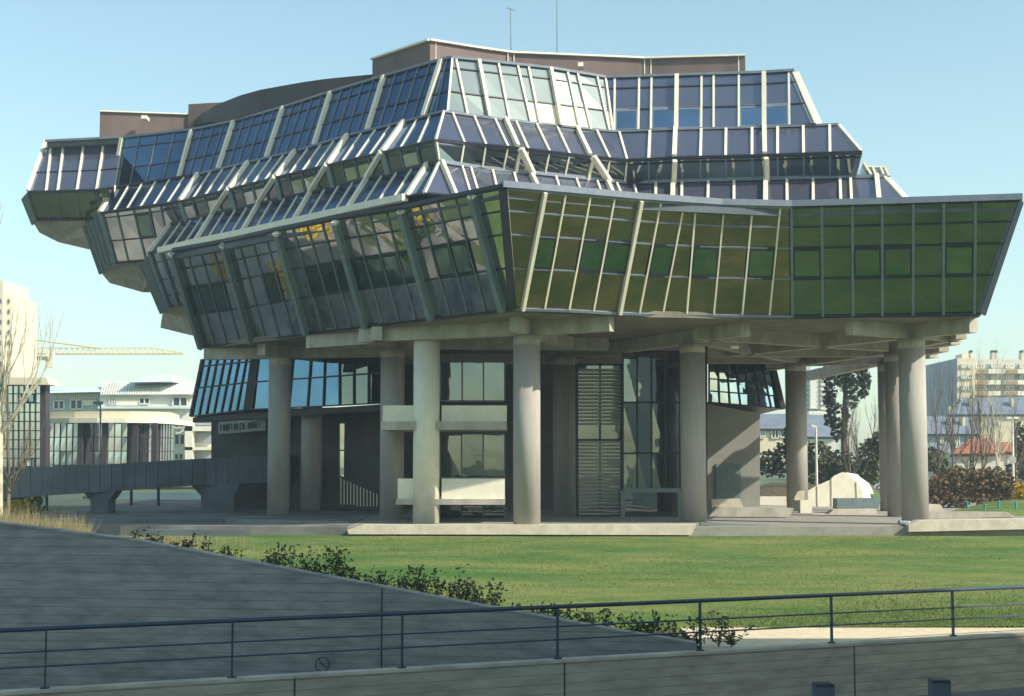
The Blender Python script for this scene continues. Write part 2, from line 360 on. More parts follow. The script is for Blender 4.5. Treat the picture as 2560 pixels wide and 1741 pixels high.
# ================================================================ plaza
pz = [(-24, 62), (-16, 58.5), (-6.6, 57.3), (40, 57.3), (40, 98), (-24, 98)]
mb = MB(); mb.prism([(-6.6, 57.3), (40, 57.3), (40, 98), (-6.6, 98)], -.43, -.02); struct(mb, 'plaza', 'paving')
mb = MB(); mb.prism([(-24, 62), (-16, 58.5), (-6.61, 57.3), (-6.61, 98), (-24, 98)], -.43, -.03); struct(mb, 'shade_toned_pavement', 'shade_toned_paving')  # left plaza: the building's shade is put into this darker paving colour
def ledge(name, label, pts, D, hgt, m='stone_ledge', depth=.8):
    t = thing(name, label, 'ledge', at(pts[0][0], pts[0][1], D)); b = MB(); a = [at(u, v, D) for u, v in pts]
    b.hexa(a, [p + V((0, depth, 0)) for p in a]); b.build('block', m, t); return t
ledge('stone_ledge', 'long pale stone ledge at the lawn edge below the middle columns', [(872, 1336), (1728, 1338), (1742, 1312), (905, 1313), (868, 1326)], 57.0, .4)
ledge('stone_ledge', 'pale stone ledge at the lawn edge by the right hand column', [(2272, 1330), (2640, 1322), (2640, 1297), (2300, 1302), (2272, 1313)], 57.0, .4)
ledge('stone_ledge', 'thin low stone kerb between the two long ledges', [(1752, 1338), (2262, 1331), (2262, 1322), (1752, 1327)], 57.6, .2, 'paving')
ledge('slatted_bench', 'long low grey beam lying on the plaza right of the middle ledge', [(1752, 1313), (2020, 1322), (2022, 1318), (1752, 1307)], 58.2, .2, 'grey_metal', .5)
ledge('low_wall_or_shade_strip', 'shaded grey low wall in front of the footbridge piers', [(128, 1321), (552, 1323), (556, 1298), (150, 1296)], 60.5, .4, 'concrete_dark', .6)
ledge('low_wall_or_shade_strip', 'dark strip standing for the shaded plaza edge left of the pale ledge', [(340, 1341), (872, 1342), (872, 1328), (560, 1325), (360, 1325)], 57.8, .3, 'concrete_dark', .6)  # shade along the plaza edge, put in as a dark strip
ledge('low_wall_or_shade_strip', 'grey low wall in shade behind the left columns', [(552, 1318), (880, 1322), (870, 1304), (600, 1300)], 61, .3, 'grey_metal', .6)
ledge('low_wall_or_shade_strip', 'long sunlit low wall behind the right hand grey core', [(1772, 1291), (1975, 1293), (1985, 1271), (1790, 1268)], 66, .4, 'concrete', .6)
ledge('low_wall_or_shade_strip', 'sunlit slab on the plaza left of the far round column', [(1780, 1271), (1860, 1271), (1850, 1247), (1778, 1249)], 70, .4, 'stone_ledge', .6)
ledge('low_wall_or_shade_strip', 'sunlit low wall beside the white concrete shell', [(2032, 1294), (2192, 1289), (2192, 1273), (2084, 1275), (2070, 1286), (2032, 1286)], 70, .4, 'stone_ledge', .8)
ledge('low_wall_or_shade_strip', 'round grey stone bench in front of the white concrete shell', [(2093, 1273), (2196, 1273), (2202, 1246), (2093, 1247)], 72, .4, 'grey_metal', 1.0)
ledge('low_wall_or_shade_strip', 'pale slab at the foot of the reddish hedge', [(2318, 1280), (2362, 1279), (2352, 1262), (2318, 1262)], 72, .4, 'stone_ledge', .8)
ledge('low_wall_or_shade_strip', 'dark curved kerb in front of the green mound', [(2318, 1297), (2540, 1293), (2520, 1281), (2320, 1279)], 66, .4, 'concrete', .5)
ledge('low_wall_or_shade_strip', 'pale wall between the grey core and the far round column', [(1890, 1263), (1966, 1264), (1966, 1242), (1902, 1242)], 84, .4, 'white_wall', .5)
# ================================================================ THE OFFICE BUILDING
B = thing('office_building', 'stepped glass and cream metal office building raised on round concrete columns', 'building', (0, 66, 0))
A_TOP = Line(12.5, [(435, 628), (563, 606), (697, 576), (843, 548), (1008, 522), (1185, 484), (1256, 470), (1355, 478), (1598, 500), (1803, 514), (1978, 518), (2202, 512), (2553, 501)])
A_BOT = Line(8.42, [(507, 865.5), (632, 852), (770.5, 832), (918, 814), (1084, 795), (1262, 774), (1280, 772), (1422, 776), (1548, 783), (1660, 787), (1981, 791), (2129, 790), (2452, 784)])
B_TOP = Line(15.6, [(380, 573), (431, 561), (545, 534), (660, 508), (793, 478), (931, 445), (1098.5, 407), (1200, 423), (1351, 438), (1576.5, 461), (1682, 456.5), (1900, 450.5), (2212, 444)])
B_EAVE = Line(13.9, [(373.5, 634), (490, 606), (611, 582), (734, 555), (870, 525), (1017, 494), (1061, 485), (1180, 496), (1400, 515), (1600, 525), (1850, 519), (2264, 503)])
C_TOP = Line(18.3, [(289, 470), (452, 450), (494, 438), (600, 413), (741, 380), (871, 341), (931, 326), (1019, 305), (1109, 281), (1200, 294.5), (1447, 325), (1546, 331.5), (1688, 325.5), (1900, 321), (2096, 313.5)])
C_EAVE = Line(16.55, [(250, 534), (373.5, 518), (464, 503), (584, 473), (702, 443), (829, 413), (970, 380), (1032, 365), (1089, 352), (1200, 363), (1269, 369), (1375, 381), (1471, 393), (1569, 402), (1682, 396), (1900, 390), (2154, 381)])
D_TOP = Line(21.2, [(116, 355), (307, 346), (482, 326.5), (599, 303), (720, 267), (829, 232.5), (961, 193), (1106, 152), (1130, 147), (1200, 154), (1375, 173), (1513, 196), (1610, 193), (1900, 184), (1982, 179)])
D_BOT = Line(18.35, [(70, 481), (145, 479), (271, 475), (289, 469), (452, 449), (494, 437), (600, 412), (741, 379), (871, 340), (931, 325), (1019, 304), (1118, 280), (1200, 293), (1300, 305), (1531, 330), (1688, 324.5), (1900, 320), (2040, 312.5)])
NM = [0]
def nrm(a, b, c):
    n = (b - a).cross(c - a).normalized()
    return n if n.dot(CAM - a) > 0 else -n
def facade(name, label, top, bot, stations, rows, gm, sub=1, mull=.075, heavy=.2, mullm='cream_metal', transm='dark_metal', windows=(), hh=.22, windowm='glass_window', framem='dark_metal', capm='dark_metal', alt=None, altrows=(), hcol=None):
    """one glazed face: panes between the stations, light mullions, heavy fins and framed opening windows"""
    st = []
    for i, s in enumerate(stations):
        ut, ub, k = s[:3]; st.append((top.at(ut), bot.at(ub), k))
        n = s[3] if len(s) > 3 else 1
        if i < len(stations) - 1 and n > 1:
            a = st[-1]; ut2, ub2 = stations[i + 1][:2]; p, q = top.at(ut2), bot.at(ub2)
            for j in range(1, n): st.append((a[0].lerp(p, j / n), a[1].lerp(q, j / n), 'm'))
    G = MB(); Mu = MB(); Tr = MB(); W = []; Al = MB()
    root = None; fins = []
    for i in range(len(st) - 1):
        (a, b, k), (c, d, _) = st[i], st[i + 1]; n = nrm(a, b, c)
        for r in range(len(rows) - 1):
            f0, f1 = rows[r], rows[r + 1]
            q = [a.lerp(b, f0), a.lerp(b, f1), c.lerp(d, f1), c.lerp(d, f0)]
            q = [p + n * random.uniform(-.008, .008) for p in q]
            tgt = Al if (alt and r in altrows and random.random() < alt[1]) else G
            tgt.poly(q)
            if (i, r) in windows: W.append((q, n))
            if r: Tr.beam(a.lerp(b, f0), c.lerp(d, f0), .055, .07, n, .02)
        Tr.beam(a, c, .10, .12, n, .03); Tr.beam(b, d, .10, .12, n, .03)
    root = G.build(name, gm, B)
    for i, (a, b, k) in enumerate(st):
        j = i if i < len(st) - 1 else i - 1
        n = nrm(st[j][0], st[j][1], st[j + 1][0])
        if k == 'm':
            if mull >= .08 and NM[0] < 100 and len(stations[0]) and not (mull == .10 and mullm == 'cream_metal'): NM[0] += 1; q_ = MB(); q_.beam(a, b, mull, .10, n, .05); q_.build('mullion', mullm, root)
            else: Mu.beam(a, b, mull, .07, n, .03)
        elif k == 'H': fins.append((a, b, n))
    if label: root['label'] = label
    if Al.v: Al.build('blind_panel', alt[0], root)
    if Mu.v: Mu.build('mullions', mullm, root)
    Tr.build('transoms', transm, root)
    for a, b, n in fins:
        m_ = MB(); m_.beam(a, b, heavy, hh, n, hh / 2); m_.build('fin', hcol or mullm, root)
    for q, n in W:
        m_ = MB(); cc = (q[0] + q[1] + q[2] + q[3]) / 4
        q2 = [p.lerp(cc, .05) + n * .03 for p in q]
        for a, b in zip(q2, q2[1:] + q2[:1]): m_.beam(a, b, .17, .05, n)
        m_.poly([p + n * .012 for p in q2]); o = m_.build('window_frame', framem, root)
        o.data.materials.append(MATS[windowm]); o.data.polygons[len(o.data.polygons) - 1].material_index = 1
    return root
H, m = 'H', 'm'
# --- lowest storey (A)
rowsA = [0, .18, .37, .65, 1]
wA = {(c, 2) for c in (0, 1, 2, 6, 9, 10, 11, 12, 13, 14, 15, 17, 18)}
facade('front_left_glazing', 'leaning mirror glazing facing left that reflects the street', A_TOP, A_BOT,
       [(435, 507, H, 4), (563, 632, H, 4), (697, 770.5, H, 4), (843, 918, H, 4), (1008, 1084, H, 4), (1185, 1262, H, 1), (1254, 1277, 'x')],
       rowsA, 'glass_wall', mullm='grey_metal', windows=wA, mull=.05, heavy=.24, hh=.3)
facade('front_right_glazing', 'leaning mirror glazing facing right that reflects the lawn', A_TOP, A_BOT,
       [(1266, 1289, m), (1360, 1304, H), (1414, 1361, m), (1476, 1422, m), (1536, 1483, m), (1601, 1547, H), (1652, 1598, m), (1710, 1656, m), (1739, 1716, m), (1810, 1784, m), (1881, 1855, m), (1950, 1923, m), (1978, 1981, 'x')],
       rowsA, 'glass_lawn', transm='parapet_metal', windows={(1, 2), (3, 2), (4, 2), (6, 2), (8, 2), (10, 2)}, mull=.065, heavy=.13)
facade('front_end_glazing', 'leaning mirror glazing at the right end full of green lawn', A_TOP, A_BOT,
       [(1978, 1981, m), (2054, 2057, m), (2130.5, 2132, m), (2205, 2206, m), (2283, 2282, m), (2359, 2358, m), (2438, 2436, m), (2551, 2453, 'x')],
       rowsA, 'glass_lawn_deep', mullm='grey_metal', transm='dark_metal', windows={(0, 2), (2, 2), (3, 2), (5, 2)}, mull=.10)
for u0, u1 in ((435, 507), (563, 632), (697, 770.5), (843, 918), (1008, 1084), (1185, 1262)):
    a, b = A_TOP.at(u0), A_BOT.at(u1); n = V((-.5, -.8, -.27)).normalized(); mb = MB(); mb.beam(a, a.lerp(b, .022), .25, .31, n, .155); mb.build('fin_cap', 'cream_metal', B)
# corner post, end post, parapet
mb = MB(); a, b = A_TOP.at(1256), A_BOT.at(1281); mb.beam(a, b, .30, .12, (.2, -1, 0), .05); mb.build('corner_post', 'dark_metal', B)
mb = MB(); a, b = A_TOP.at(2552), A_BOT.at(2453); mb.beam(a, b, .16, .2, (0, -1, 0)); mb.beam(a + V((.12, .25, 0)), b + V((.18, .25, 0)), .1, .3, (0, -1, 0)); mb.build('end_post', 'parapet_metal', B)
def along(mb, line, us, wd, ht, dz, dn=0.0):
    P = [line.at(u) for u in us]
    for p, q in zip(P[:-1], P[1:]):
        d = (q - p).normalized(); n = V((d.y, -d.x, 0)); n = n if n.y < 0 else -n
        mb.beam(p + V((0, 0, dz)) + n * dn - d * .03, q + V((0, 0, dz)) + n * dn + d * .03, wd, ht)
mb = MB(); along(mb, A_TOP, [1256, 1355, 1598, 1803, 1978, 2202, 2553], .35, .24, .12); mb.build('parapet_trim', 'parapet_metal', B)
mb = MB(); along(mb, A_TOP, [435, 563, 697, 843, 1008, 1185, 1256], .2, .14, .07); mb.build('parapet_trim', 'dark_metal', B)
mb = MB(); along(mb, B_EAVE, [406, 490, 611, 734, 870, 1017], .34, .30, -.02, .12); mb.build('cream_gutter', 'cream_metal', B)
# --- B roof
BL = [(428, 373.5, H, 4), (534, 489.5, H, 4), (649, 607, H, 4), (780, 735.5, H, 4), (920, 871, H, 4), (1070, 1019, H, 1), (1096, 1058, m)]
facade('lower_roof_glazing', 'deep blue sloping glass strip above the left gutter', B_TOP, B_EAVE, BL, [0, 1], 'glass_roof_deep', mull=.075, heavy=.20, hh=.18)
BR = [(1098, 1062, m), (1101, 1136, H), (1153, 1178, m), (1175, 1199, m), (1230, 1249, m), (1283, 1304, m), (1324, 1362, H), (1388, 1412, m), (1439, 1465, m), (1491, 1516, m), (1515, 1545, H), (1540, 1568, m), (1584, 1600, m)]
facade('lower_roof_glazing', 'lilac sloping glass strip right of the corner', B_TOP, B_EAVE, BR, [0, 1], 'glass_roof', mull=.09, heavy=.16)
facade('lower_roof_glazing', 'long lilac sloping glass strip behind the right parapet', B_TOP, B_EAVE,
       [(1584, 1600, 'x'), (1640, 1639, m), (1683, 1681, H), (1705, 1704, m), (1771, 1769, m), (1835, 1835, m), (1913.6, 1913.6, H), (1967, 1968, m), (2032.6, 2033, m), (2100, 2102, m), (2126, 2129, m), (2191, 2197, H), (2211, 2264, m)],
       [0, 1], 'glass_roof', mull=.12, heavy=.2)
mb = MB(); along(mb, B_TOP, [431, 545, 660, 793, 931, 1098], .18, .12, .05); mb.build('ridge_trim', 'dark_metal', B)
mb = MB(); along(mb, B_TOP, [1098, 1200, 1351, 1576, 1682, 1900, 2214], .25, .16, .06); mb.build('ridge_trim', 'parapet_metal', B)
# --- C roof
CL = [(289, 252, H, 6), (497, 452, H, 4), (622.6, 575, H, 4), (740, 691, H, 4), (871, 821, H, 4), (1012.6, 958, H, 3), (1109, 1088, m)]
facade('middle_roof_glazing', 'deep blue sloping glass band on the left side', C_TOP, C_EAVE, CL, [0, 1], 'glass_roof_deep', mull=.075, heavy=.22, hh=.2)
facade('middle_roof_glazing', 'lilac sloping glass band right of the corner', C_TOP, C_EAVE,
       [(1109, 1089, m), (1130, 1160, m), (1184, 1214, m), (1236, 1269, m), (1262, 1293, H), (1289, 1320, m), (1340, 1373, m), (1391, 1423, m), (1441, 1474, H), (1491, 1524, m), (1547, 1567, m)],
       [0, 1], 'glass_roof', mull=.09, heavy=.16)
facade('middle_roof_glazing', 'lilac sloping glass band at the right end', C_TOP, C_EAVE,
       [(1547, 1567, 'x'), (1625, 1622, m), (1688.6, 1685.5, H), (1753, 1751, m), (1815, 1814, m), (1880, 1880, m), (1910.6, 1912, H), (1944, 1944, m), (2008, 2009, m), (2074, 2075, m), (2096, 2154, m)],
       [0, 1], 'glass_roof', mull=.12, heavy=.2)
mb = MB(); along(mb, C_TOP, [289, 452, 494, 600, 741, 871, 1019, 1109, 1200, 1447, 1546, 1688, 1900, 2096], .2, .1, .04); mb.build('ridge_trim', 'parapet_metal', B)
# --- C wall (dark band)
CWB = Line(15.6, B_TOP.p)
facade('middle_band_glazing', 'dark band of clear windows under the left blue roof glass', C_EAVE, CWB,
       [(402, 428, 'x', 2), (452, 467, H, 4), (575, 589, H, 4), (691, 703, H, 4), (821, 834, H, 4), (958, 972, H, 3), (1088, 1098, m)], [0, .2, 1], 'glass_dark', mullm='grey_metal', mull=.05, heavy=.3, hh=.1,
       windows={(2, 1), (4, 1), (7, 1), (8, 1), (11, 1), (12, 1), (15, 1), (16, 1), (19, 1)}, windowm='glass_wall')
facade('middle_band_glazing', 'dark band of windows right of the corner', C_EAVE, CWB,
       [(1091, 1099, m), (1160, 1151, m), (1214, 1205, m), (1269, 1257, m), (1300, 1288, H), (1320, 1311, m), (1373, 1361, m), (1423, 1411, m), (1482, 1469, H), (1524, 1514, m), (1567, 1561, m)],
       [0, .18, 1], 'glass_dark', mull=.07, heavy=.13, hh=.12)
facade('middle_band_glazing', 'dark band of windows at the right end', C_EAVE, CWB,
       [(1567, 1561, 'x'), (1622, 1623, m), (1685, 1684, m), (1751, 1752, m), (1814, 1815, m), (1880, 1881, m), (1944, 1945, m), (2009, 2009, m), (2075, 2075, m), (2154, 2137, m)],
       [0, .18, 1], 'glass_dark', mullm='grey_metal', mull=.07)
# free struts: from the middle eave down to the lower ridge, carrying the fin line on
for ue, ub in ((575, 534), (691, 649), (821, 780), (958, 920)):
    a, b = C_EAVE.at(ue), B_TOP.at(ub); n = V((-.45, -.8, .4)).normalized()
    mb = MB(); mb.beam(a + (a - b) * .02, b, .22, .2, n, .12); mb.build('strut', 'cream_metal', B)
for ue, ub in ((1293, 1324), (1474, 1515)):
    a, b = C_EAVE.at(ue), B_TOP.at(ub); n = V((.3, -.85, .4)).normalized()
    mb = MB(); mb.beam(a, b, .17, .3, n, .17); mb.build('strut', 'cream_metal', B)
for u0, u1 in ((1686, 1683), (1912, 1913.6)):
    a, b = C_EAVE.at(u0), B_TOP.at(u1); mb = MB(); mb.beam(a, b, .2, .3, (0, -1, .2), .17); mb.build('strut', 'cream_metal', B)
# --- D (top storey)
facade('upper_roof_glazing', 'steep deep blue glass wall of the top storey on the left', D_TOP, D_BOT,
       [(307, 285, H, 4), (482, 449, H, 4), (587, 548, H, 5), (711, 669, H, 5), (830, 788, H, 5), (963, 921, H, 5), (1106, 1061, H, 2), (1130, 1118, m)], [0, .2, .62, 1], 'glass_roof_deep', mull=.05, mullm='parapet_metal', heavy=.2, hh=.2, hcol='cream_metal')
D_TOP2 = Line(21.45, D_TOP.p); D_BOT2 = Line(17.85, D_BOT.p)
facade('upper_roof_glazing', 'blue glass at the far left tip of the top storey', D_TOP2, D_BOT2,
       [(116, 71, H), (130, 116, m), (161, 145, m), (212, 193, m), (262, 242, m), (307, 285, 'x')], [0, .14, .62, 1], 'glass_roof', mull=.11, heavy=.12, hh=.2)
facade('upper_roof_glazing', 'pale steep glass of the top storey facing the sun', D_TOP, D_BOT,
       [(1130, 1118, m), (1139, 1168, m), (1195, 1222, H), (1245, 1273, m), (1293, 1326.5, m), (1320, 1349, m), (1373, 1400, H), (1417, 1447, m), (1442, 1476, m), (1491, 1522, m), (1512, 1531, m)],
       [0, .18, .62, 1], 'glass_pale', mull=.09, heavy=.15, alt=('blind', .5), altrows=(2,))
facade('upper_roof_glazing', 'steep blue glass of the top storey at the right end', D_TOP, D_BOT,
       [(1513, 1532, 'x'), (1537, 1536, m), (1598, 1596, m), (1629, 1627, m), (1692, 1690, H), (1754, 1753, m), (1784, 1784, m), (1847, 1847, m), (1910, 1910.6, H), (1972, 1973.5, m), (1982, 2040, m)],
       [0, .2, .6, 1], 'glass_roof', mull=.10, heavy=.2, windows={(1, 2), (3, 2), (4, 2), (7, 2), (8, 2)}, windowm='glass_blue', framem='parapet_metal')
mb = MB(); along(mb, D_TOP, [116, 307, 482, 599, 720, 829, 961, 1106, 1130, 1200, 1375, 1513, 1610, 1900, 1984], .25, .12, .05); mb.build('ridge_trim', 'parapet_metal', B)
# --- far left overhanging ends
D2B = Line(16.9, [(93, 549), (210, 548), (290, 546)])
facade('left_tip_glazing', 'dark under glazing of the far left tip', D_BOT2, D2B, [(71, 93, m), (116, 122, m), (145, 151, m), (193, 201, m), (242, 250, m), (285, 288, 'x')], [0, 1], 'glass_dark', mull=.07, mullm='grey_metal')
C2B = Line(13.95, [(287, 657), (367, 652), (450, 645)])
facade('left_step_glazing', 'tall dark glazing at the left end of the middle storey', C_EAVE, C2B, [(252, 287, H), (292, 322, m), (334, 366, m), (373, 400, m), (402, 428, m), (452, 470, 'x')], [0, .1, .56, 1], 'glass_wall', mullm='grey_metal', mull=.07, heavy=.3, hh=.12, windows={(2, 1)})
B2B = Line(11.26, [(423, 765), (490, 755), (540, 748)])
facade('left_low_glazing', 'narrow dark glazing beside the left end of the lowest storey', B_EAVE, B2B, [(376, 423, H), (402, 446, H), (425, 470, m), (460, 505, 'x')], [0, .18, .5, .8, 1], 'glass_wall', mullm='grey_metal', mull=.07, heavy=.2, hh=.12)
def face(name, mname, pts, parent=B):
    b_ = MB(); b_.poly([atz(*p) for p in pts]); return b_.build(name, mname, parent)
def endface(pts, name='end_glazing'):
    b_ = MB(); P = [atz(*p) for p in pts]; b_.poly(P); g = b_.build(name, 'glass_wall', B)
    e = MB()
    for f in (.0, .25, .5, .75, 1): e.beam(P[0].lerp(P[1], f), P[3].lerp(P[2], f), .12, .2, nrm(P[0], P[1], P[2]), .06)
    e.beam(P[0], P[3], .12, .12, nrm(P[0], P[1], P[2])); e.build('mullions', 'grey_metal', g)
endface([(252, 534, 16.55), (212, 565, 16.5), (254, 684, 13.9), (287, 657, 13.95)])
endface([(71, 482, 17.85), (59, 495, 17.8), (84, 558, 16.9), (93, 549, 16.9)])
endface([(375, 636, 13.9), (355, 662, 13.85), (406, 783, 11.2), (423, 765, 11.26)])
def soffit(pts):
    b_ = MB(); P = [atz(*p) for p in pts]; b_.poly(P); Q = [p + V((1.5, 6, .6)) for p in P]
    for i in range(len(P)): b_.poly([P[i], P[(i + 1) % len(P)], Q[(i + 1) % len(P)], Q[i]])
    b_.build('concrete_soffit', 'concrete', B)
soffit([(93, 549, 16.88), (84, 558, 16.85), (98, 582, 16.4), (146, 606, 15.9), (222, 624, 15.4), (216, 590, 16.0), (212, 562, 16.6), (212, 548, 16.88)])
soffit([(287, 657, 13.93), (254, 684, 13.88), (274, 708, 13.35), (356, 731, 12.75), (372, 700, 13.1), (367, 652, 13.93)])
soffit([(423, 766, 11.24), (406, 783, 11.18), (401, 820, 10.45), (466, 836, 9.9), (505, 845, 9.6), (500, 800, 10.6), (490, 756, 11.24)])
# volumes behind the glass: roofs, terraces and floors
def slab(name, mname, line, z, us, back, dz=0, inset=.15):
    P = [line.at(u) for u in us]; P = [p + V((0, inset, 0)) for p in P]
    Q = [V((p.x * .98, back, p.z)) for p in P][::-1]
    b_ = MB(); b_.hexa([p + V((0, 0, dz - .25)) for p in P + Q], [p + V((0, 0, dz)) for p in P + Q]); b_.build(name, mname, B)
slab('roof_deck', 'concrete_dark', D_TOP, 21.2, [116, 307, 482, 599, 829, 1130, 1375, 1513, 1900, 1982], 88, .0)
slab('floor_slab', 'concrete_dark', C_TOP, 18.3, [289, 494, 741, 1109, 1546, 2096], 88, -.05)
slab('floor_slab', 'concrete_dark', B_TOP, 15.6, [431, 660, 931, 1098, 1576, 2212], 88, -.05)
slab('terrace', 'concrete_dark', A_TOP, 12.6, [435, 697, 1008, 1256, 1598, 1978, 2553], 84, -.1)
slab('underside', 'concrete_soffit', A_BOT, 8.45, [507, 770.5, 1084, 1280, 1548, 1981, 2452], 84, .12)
def sidewall(name, line_t, ut, line_b, ub, L, dx, mname='parapet_metal'):
    a, b = line_t.at(ut), line_b.at(ub); d = V((dx, L, 0)); b_ = MB(); b_.hexa([a, b, b + d, a + d], [p + V((-.2, 0, 0)) for p in (a, b, b + d, a + d)]); b_.build(name, mname, B)
for t_, ut, b_, ub in ((D_TOP, 1982, D_BOT, 2040), (C_TOP, 2096, C_EAVE, 2154), (C_EAVE, 2154, CWB, 2137), (B_TOP, 2211, B_EAVE, 2264), (A_TOP, 2551, A_BOT, 2453)):
    sidewall('side_wall', t_, ut, b_, ub, 20, 4.2)
mb = MB(); a, b = D_TOP.at(1982), D_BOT.at(2040); mb.beam(a + V((.2, .4, 0)), b + V((.25, .4, 0)), .25, .3, (1, 0, 0)); mb.build('edge_beam', 'cream_metal', B)
mb = MB(); a, b = B_TOP.at(2211), B_EAVE.at(2264); mb.beam(a + V((.2, .4, 0)), b + V((.25, .4, 0)), .2, .3, (1, 0, 0)); mb.build('edge_beam', 'cream_metal', B)
# rear wing end seen above the right parapet
rwg = MB(); P = [at(u, v, 80) for u, v in ((2150, 440), (2226, 440), (2215, 418), (2172, 415), (2158, 405))]; rwg.hexa(P, [p + V((1, 6, 0)) for p in P]); o = rwg.build('rear_wing', 'glass_pale', B)
mb = MB()
for (u0, v0, u1, v1) in ((2158, 405, 2180, 440), (2181, 416, 2190, 440), (2201, 417, 2210, 440), (2211, 417, 2222, 440)): mb.beam(at(u0, v0, 79.8), at(u1, v1, 79.8), .12, .15, (0, -1, 0))
mb.beam(at(2165, 416, 79.8), at(2214, 418, 79.8), .08, .12, (0, -1, 0)); mb.build('mullions', 'cream_metal', o)
# --- brown roof structures
def wallstrip(mb, top, zt, h, thick=.3):
    P = [atz(u, v, zt) for u, v in top]
    for p, q in zip(P[:-1], P[1:]):
        t = V((0, thick, 0)); mb.hexa([p - V((0, 0, h)), q - V((0, 0, h)), q + t - V((0, 0, h)), p + t - V((0, 0, h))], [p, q, q + t, p + t])
    return P
def roofbox(name, top, zt, h, mname, back, label=None):
    P = [atz(u, v, zt) for u, v in top]; Q = [V((p.x, back, zt)) for p in (P[-1], P[0])]
    b_ = MB(); pts = P + Q; b_.hexa([p - V((0, 0, h)) for p in pts], pts); o = b_.build(name, mname, B)
    if label: o['label'] = label
    return o, P
o, P = roofbox('roof_penthouse', [(931, 151), (1075, 103), (1200, 123), (1280, 134), (1611, 148), (1863, 141)], 23.0, 3.0, 'brown_panel', 86)
mb = MB()
for p, q in zip(P[:-1], P[1:]): mb.beam(p + V((0, -.02, .04)), q + V((0, -.02, .04)), .3, .09)
mb.build('roof_trim', 'concrete_white', o)
mb = MB()
for (u, v) in ((1090, 106), (1270, 132), (1285, 134), (1611, 148), (1627, 148), (1846, 142)):
    a = atz(u, v, 23.0) + V((0, -.03, 0)); mb.beam(a, a - V((0, 0, 1.9)), .05, .04, (0, -1, 0))
mb.build('panel_joint', 'concrete_white', o)
mb = MB(); a = atz(1450, 172, 22.3) + V((0, -.5, 0)); mb.box(a.x - .13, a.x + .13, a.y - .3, a.y + .4, a.z - .1, a.z + .1); mb.build('floodlight', 'concrete_white', o)
o, P = roofbox('roof_box', [(250, 280), (476, 288)], 23.0, 3.0, 'brown_panel', 90)
mb = MB(); mb.beam(P[0] + V((0, -.02, .03)), P[1] + V((0, -.02, .03)), .25, .07); mb.build('roof_trim', 'concrete_white', o)
mb = MB(); a = atz(367, 300, 22.5) + V((0, -.4, 0)); mb.box(a.x - .15, a.x + .15, a.y - .3, a.y + .4, a.z - .1, a.z + .1); mb.build('floodlight', 'concrete_white', o)
roofbox('roof_box', [(471, 261), (520, 258), (560, 256)], 23.6, 3.4, 'brown_panel', 92)
cv = [(467, 318), (497, 290), (530, 268), (557, 256), (600, 239), (650, 225), (699, 216), (755, 206), (811, 198), (870, 192), (935, 186)]
mb = MB(); Pc = [atz(u, v, 22.6) for u, v in cv]
for i, (p, q) in enumerate(zip(Pc[:-1], Pc[1:])):
    h0 = .12 + 1.1 * min(1, i / 3); h1 = .12 + 1.1 * min(1, (i + 1) / 3); t = V((.6, 1.2, 0))
    mb.hexa([p - V((0, 0, h0)), q - V((0, 0, h1)), q + t - V((0, 0, h1)), p + t - V((0, 0, h0))], [p, q, q + t, p + t])
o = mb.build('curved_fascia', 'brown_dark', B)
mb = MB(); Q = [p + V((1.5, 2.2, 0)) for p in Pc[2:]]
for p, q in zip(Q[:-1], Q[1:]): mb.poly([p - V((0, 0, 2.6)), q - V((0, 0, 2.6)), q - V((0, 0, .6)), p - V((0, 0, .6))])
mb.build('clerestory_glass', 'glass_pale', o)
mb = MB()
for p in Pc[::2]: mb.beam(p + V((1.2, 2, -2.6)), p + V((1.2, 2, -.4)), .2, .2)
mb.build('clerestory_post', 'dark_metal', o)
for (u, v0, v1, lb) in ((1278, 22, 131, 'tall thin mast with a small yagi on the penthouse roof left'), (1393, -30, 137, 'very tall thin whip mast on the penthouse roof')):
    a, b = at(u, v1, 76), at(u + (-2 if v0 > 0 else -1), v0, 76); t = thing('antenna_mast', lb, 'antenna', a)
    mb = MB(); mb.tube(a, b, .035, .02, 6)
    mb.build('mast', 'grey_metal', t)
    if v0 > 0:
        mb = MB(); mb.tube(b + V((-.2, 0, .05)), b + V((.25, 0, -.1)), .02)
        for k in range(4): c_ = b + V((-.2 + .14 * k, 0, .05 - .05 * k)); mb.tube(c_ + V((0, -.15, -.1)), c_ + V((0, .15, .1)), .012)
        mb.build('aerial', 'grey_metal', t)
# --- columns
def column(x, y, r=.55, cap=.42, top=7.72):
    t = MB(); t.tube((x, y, -.02), (x, y, top - cap), r, r, 40); o = t.build('column', 'concrete_column', B, True)
    md = o.data
    for p in md.polygons: p.use_smooth = abs(p.normal.z) < .5
    t = MB(); t.tube((x, y, top - cap), (x, y, top), r * 1.005, r * 1.005, 40); c_ = t.build('column_cap', 'concrete', o, True)
    for p in c_.data.polygons: p.use_smooth = abs(p.normal.z) < .5
    return o
cols = {'K1': (1317, 57.8), 'K2': (981, 65), 'K3': (699, 70.4), 'K4': (780, 75.7), 'K5': (1732, 62), 'K6': (1410, 70), 'K7': (2282, 59.5), 'K8': (2243, 67.5), 'K9': (2222, 75), 'K10': (1990, 75)}
KP = {}
for k, (u, D) in cols.items():
    x = (u - CX) / F * D * 1.0; KP[k] = (x, D); column(x, D)
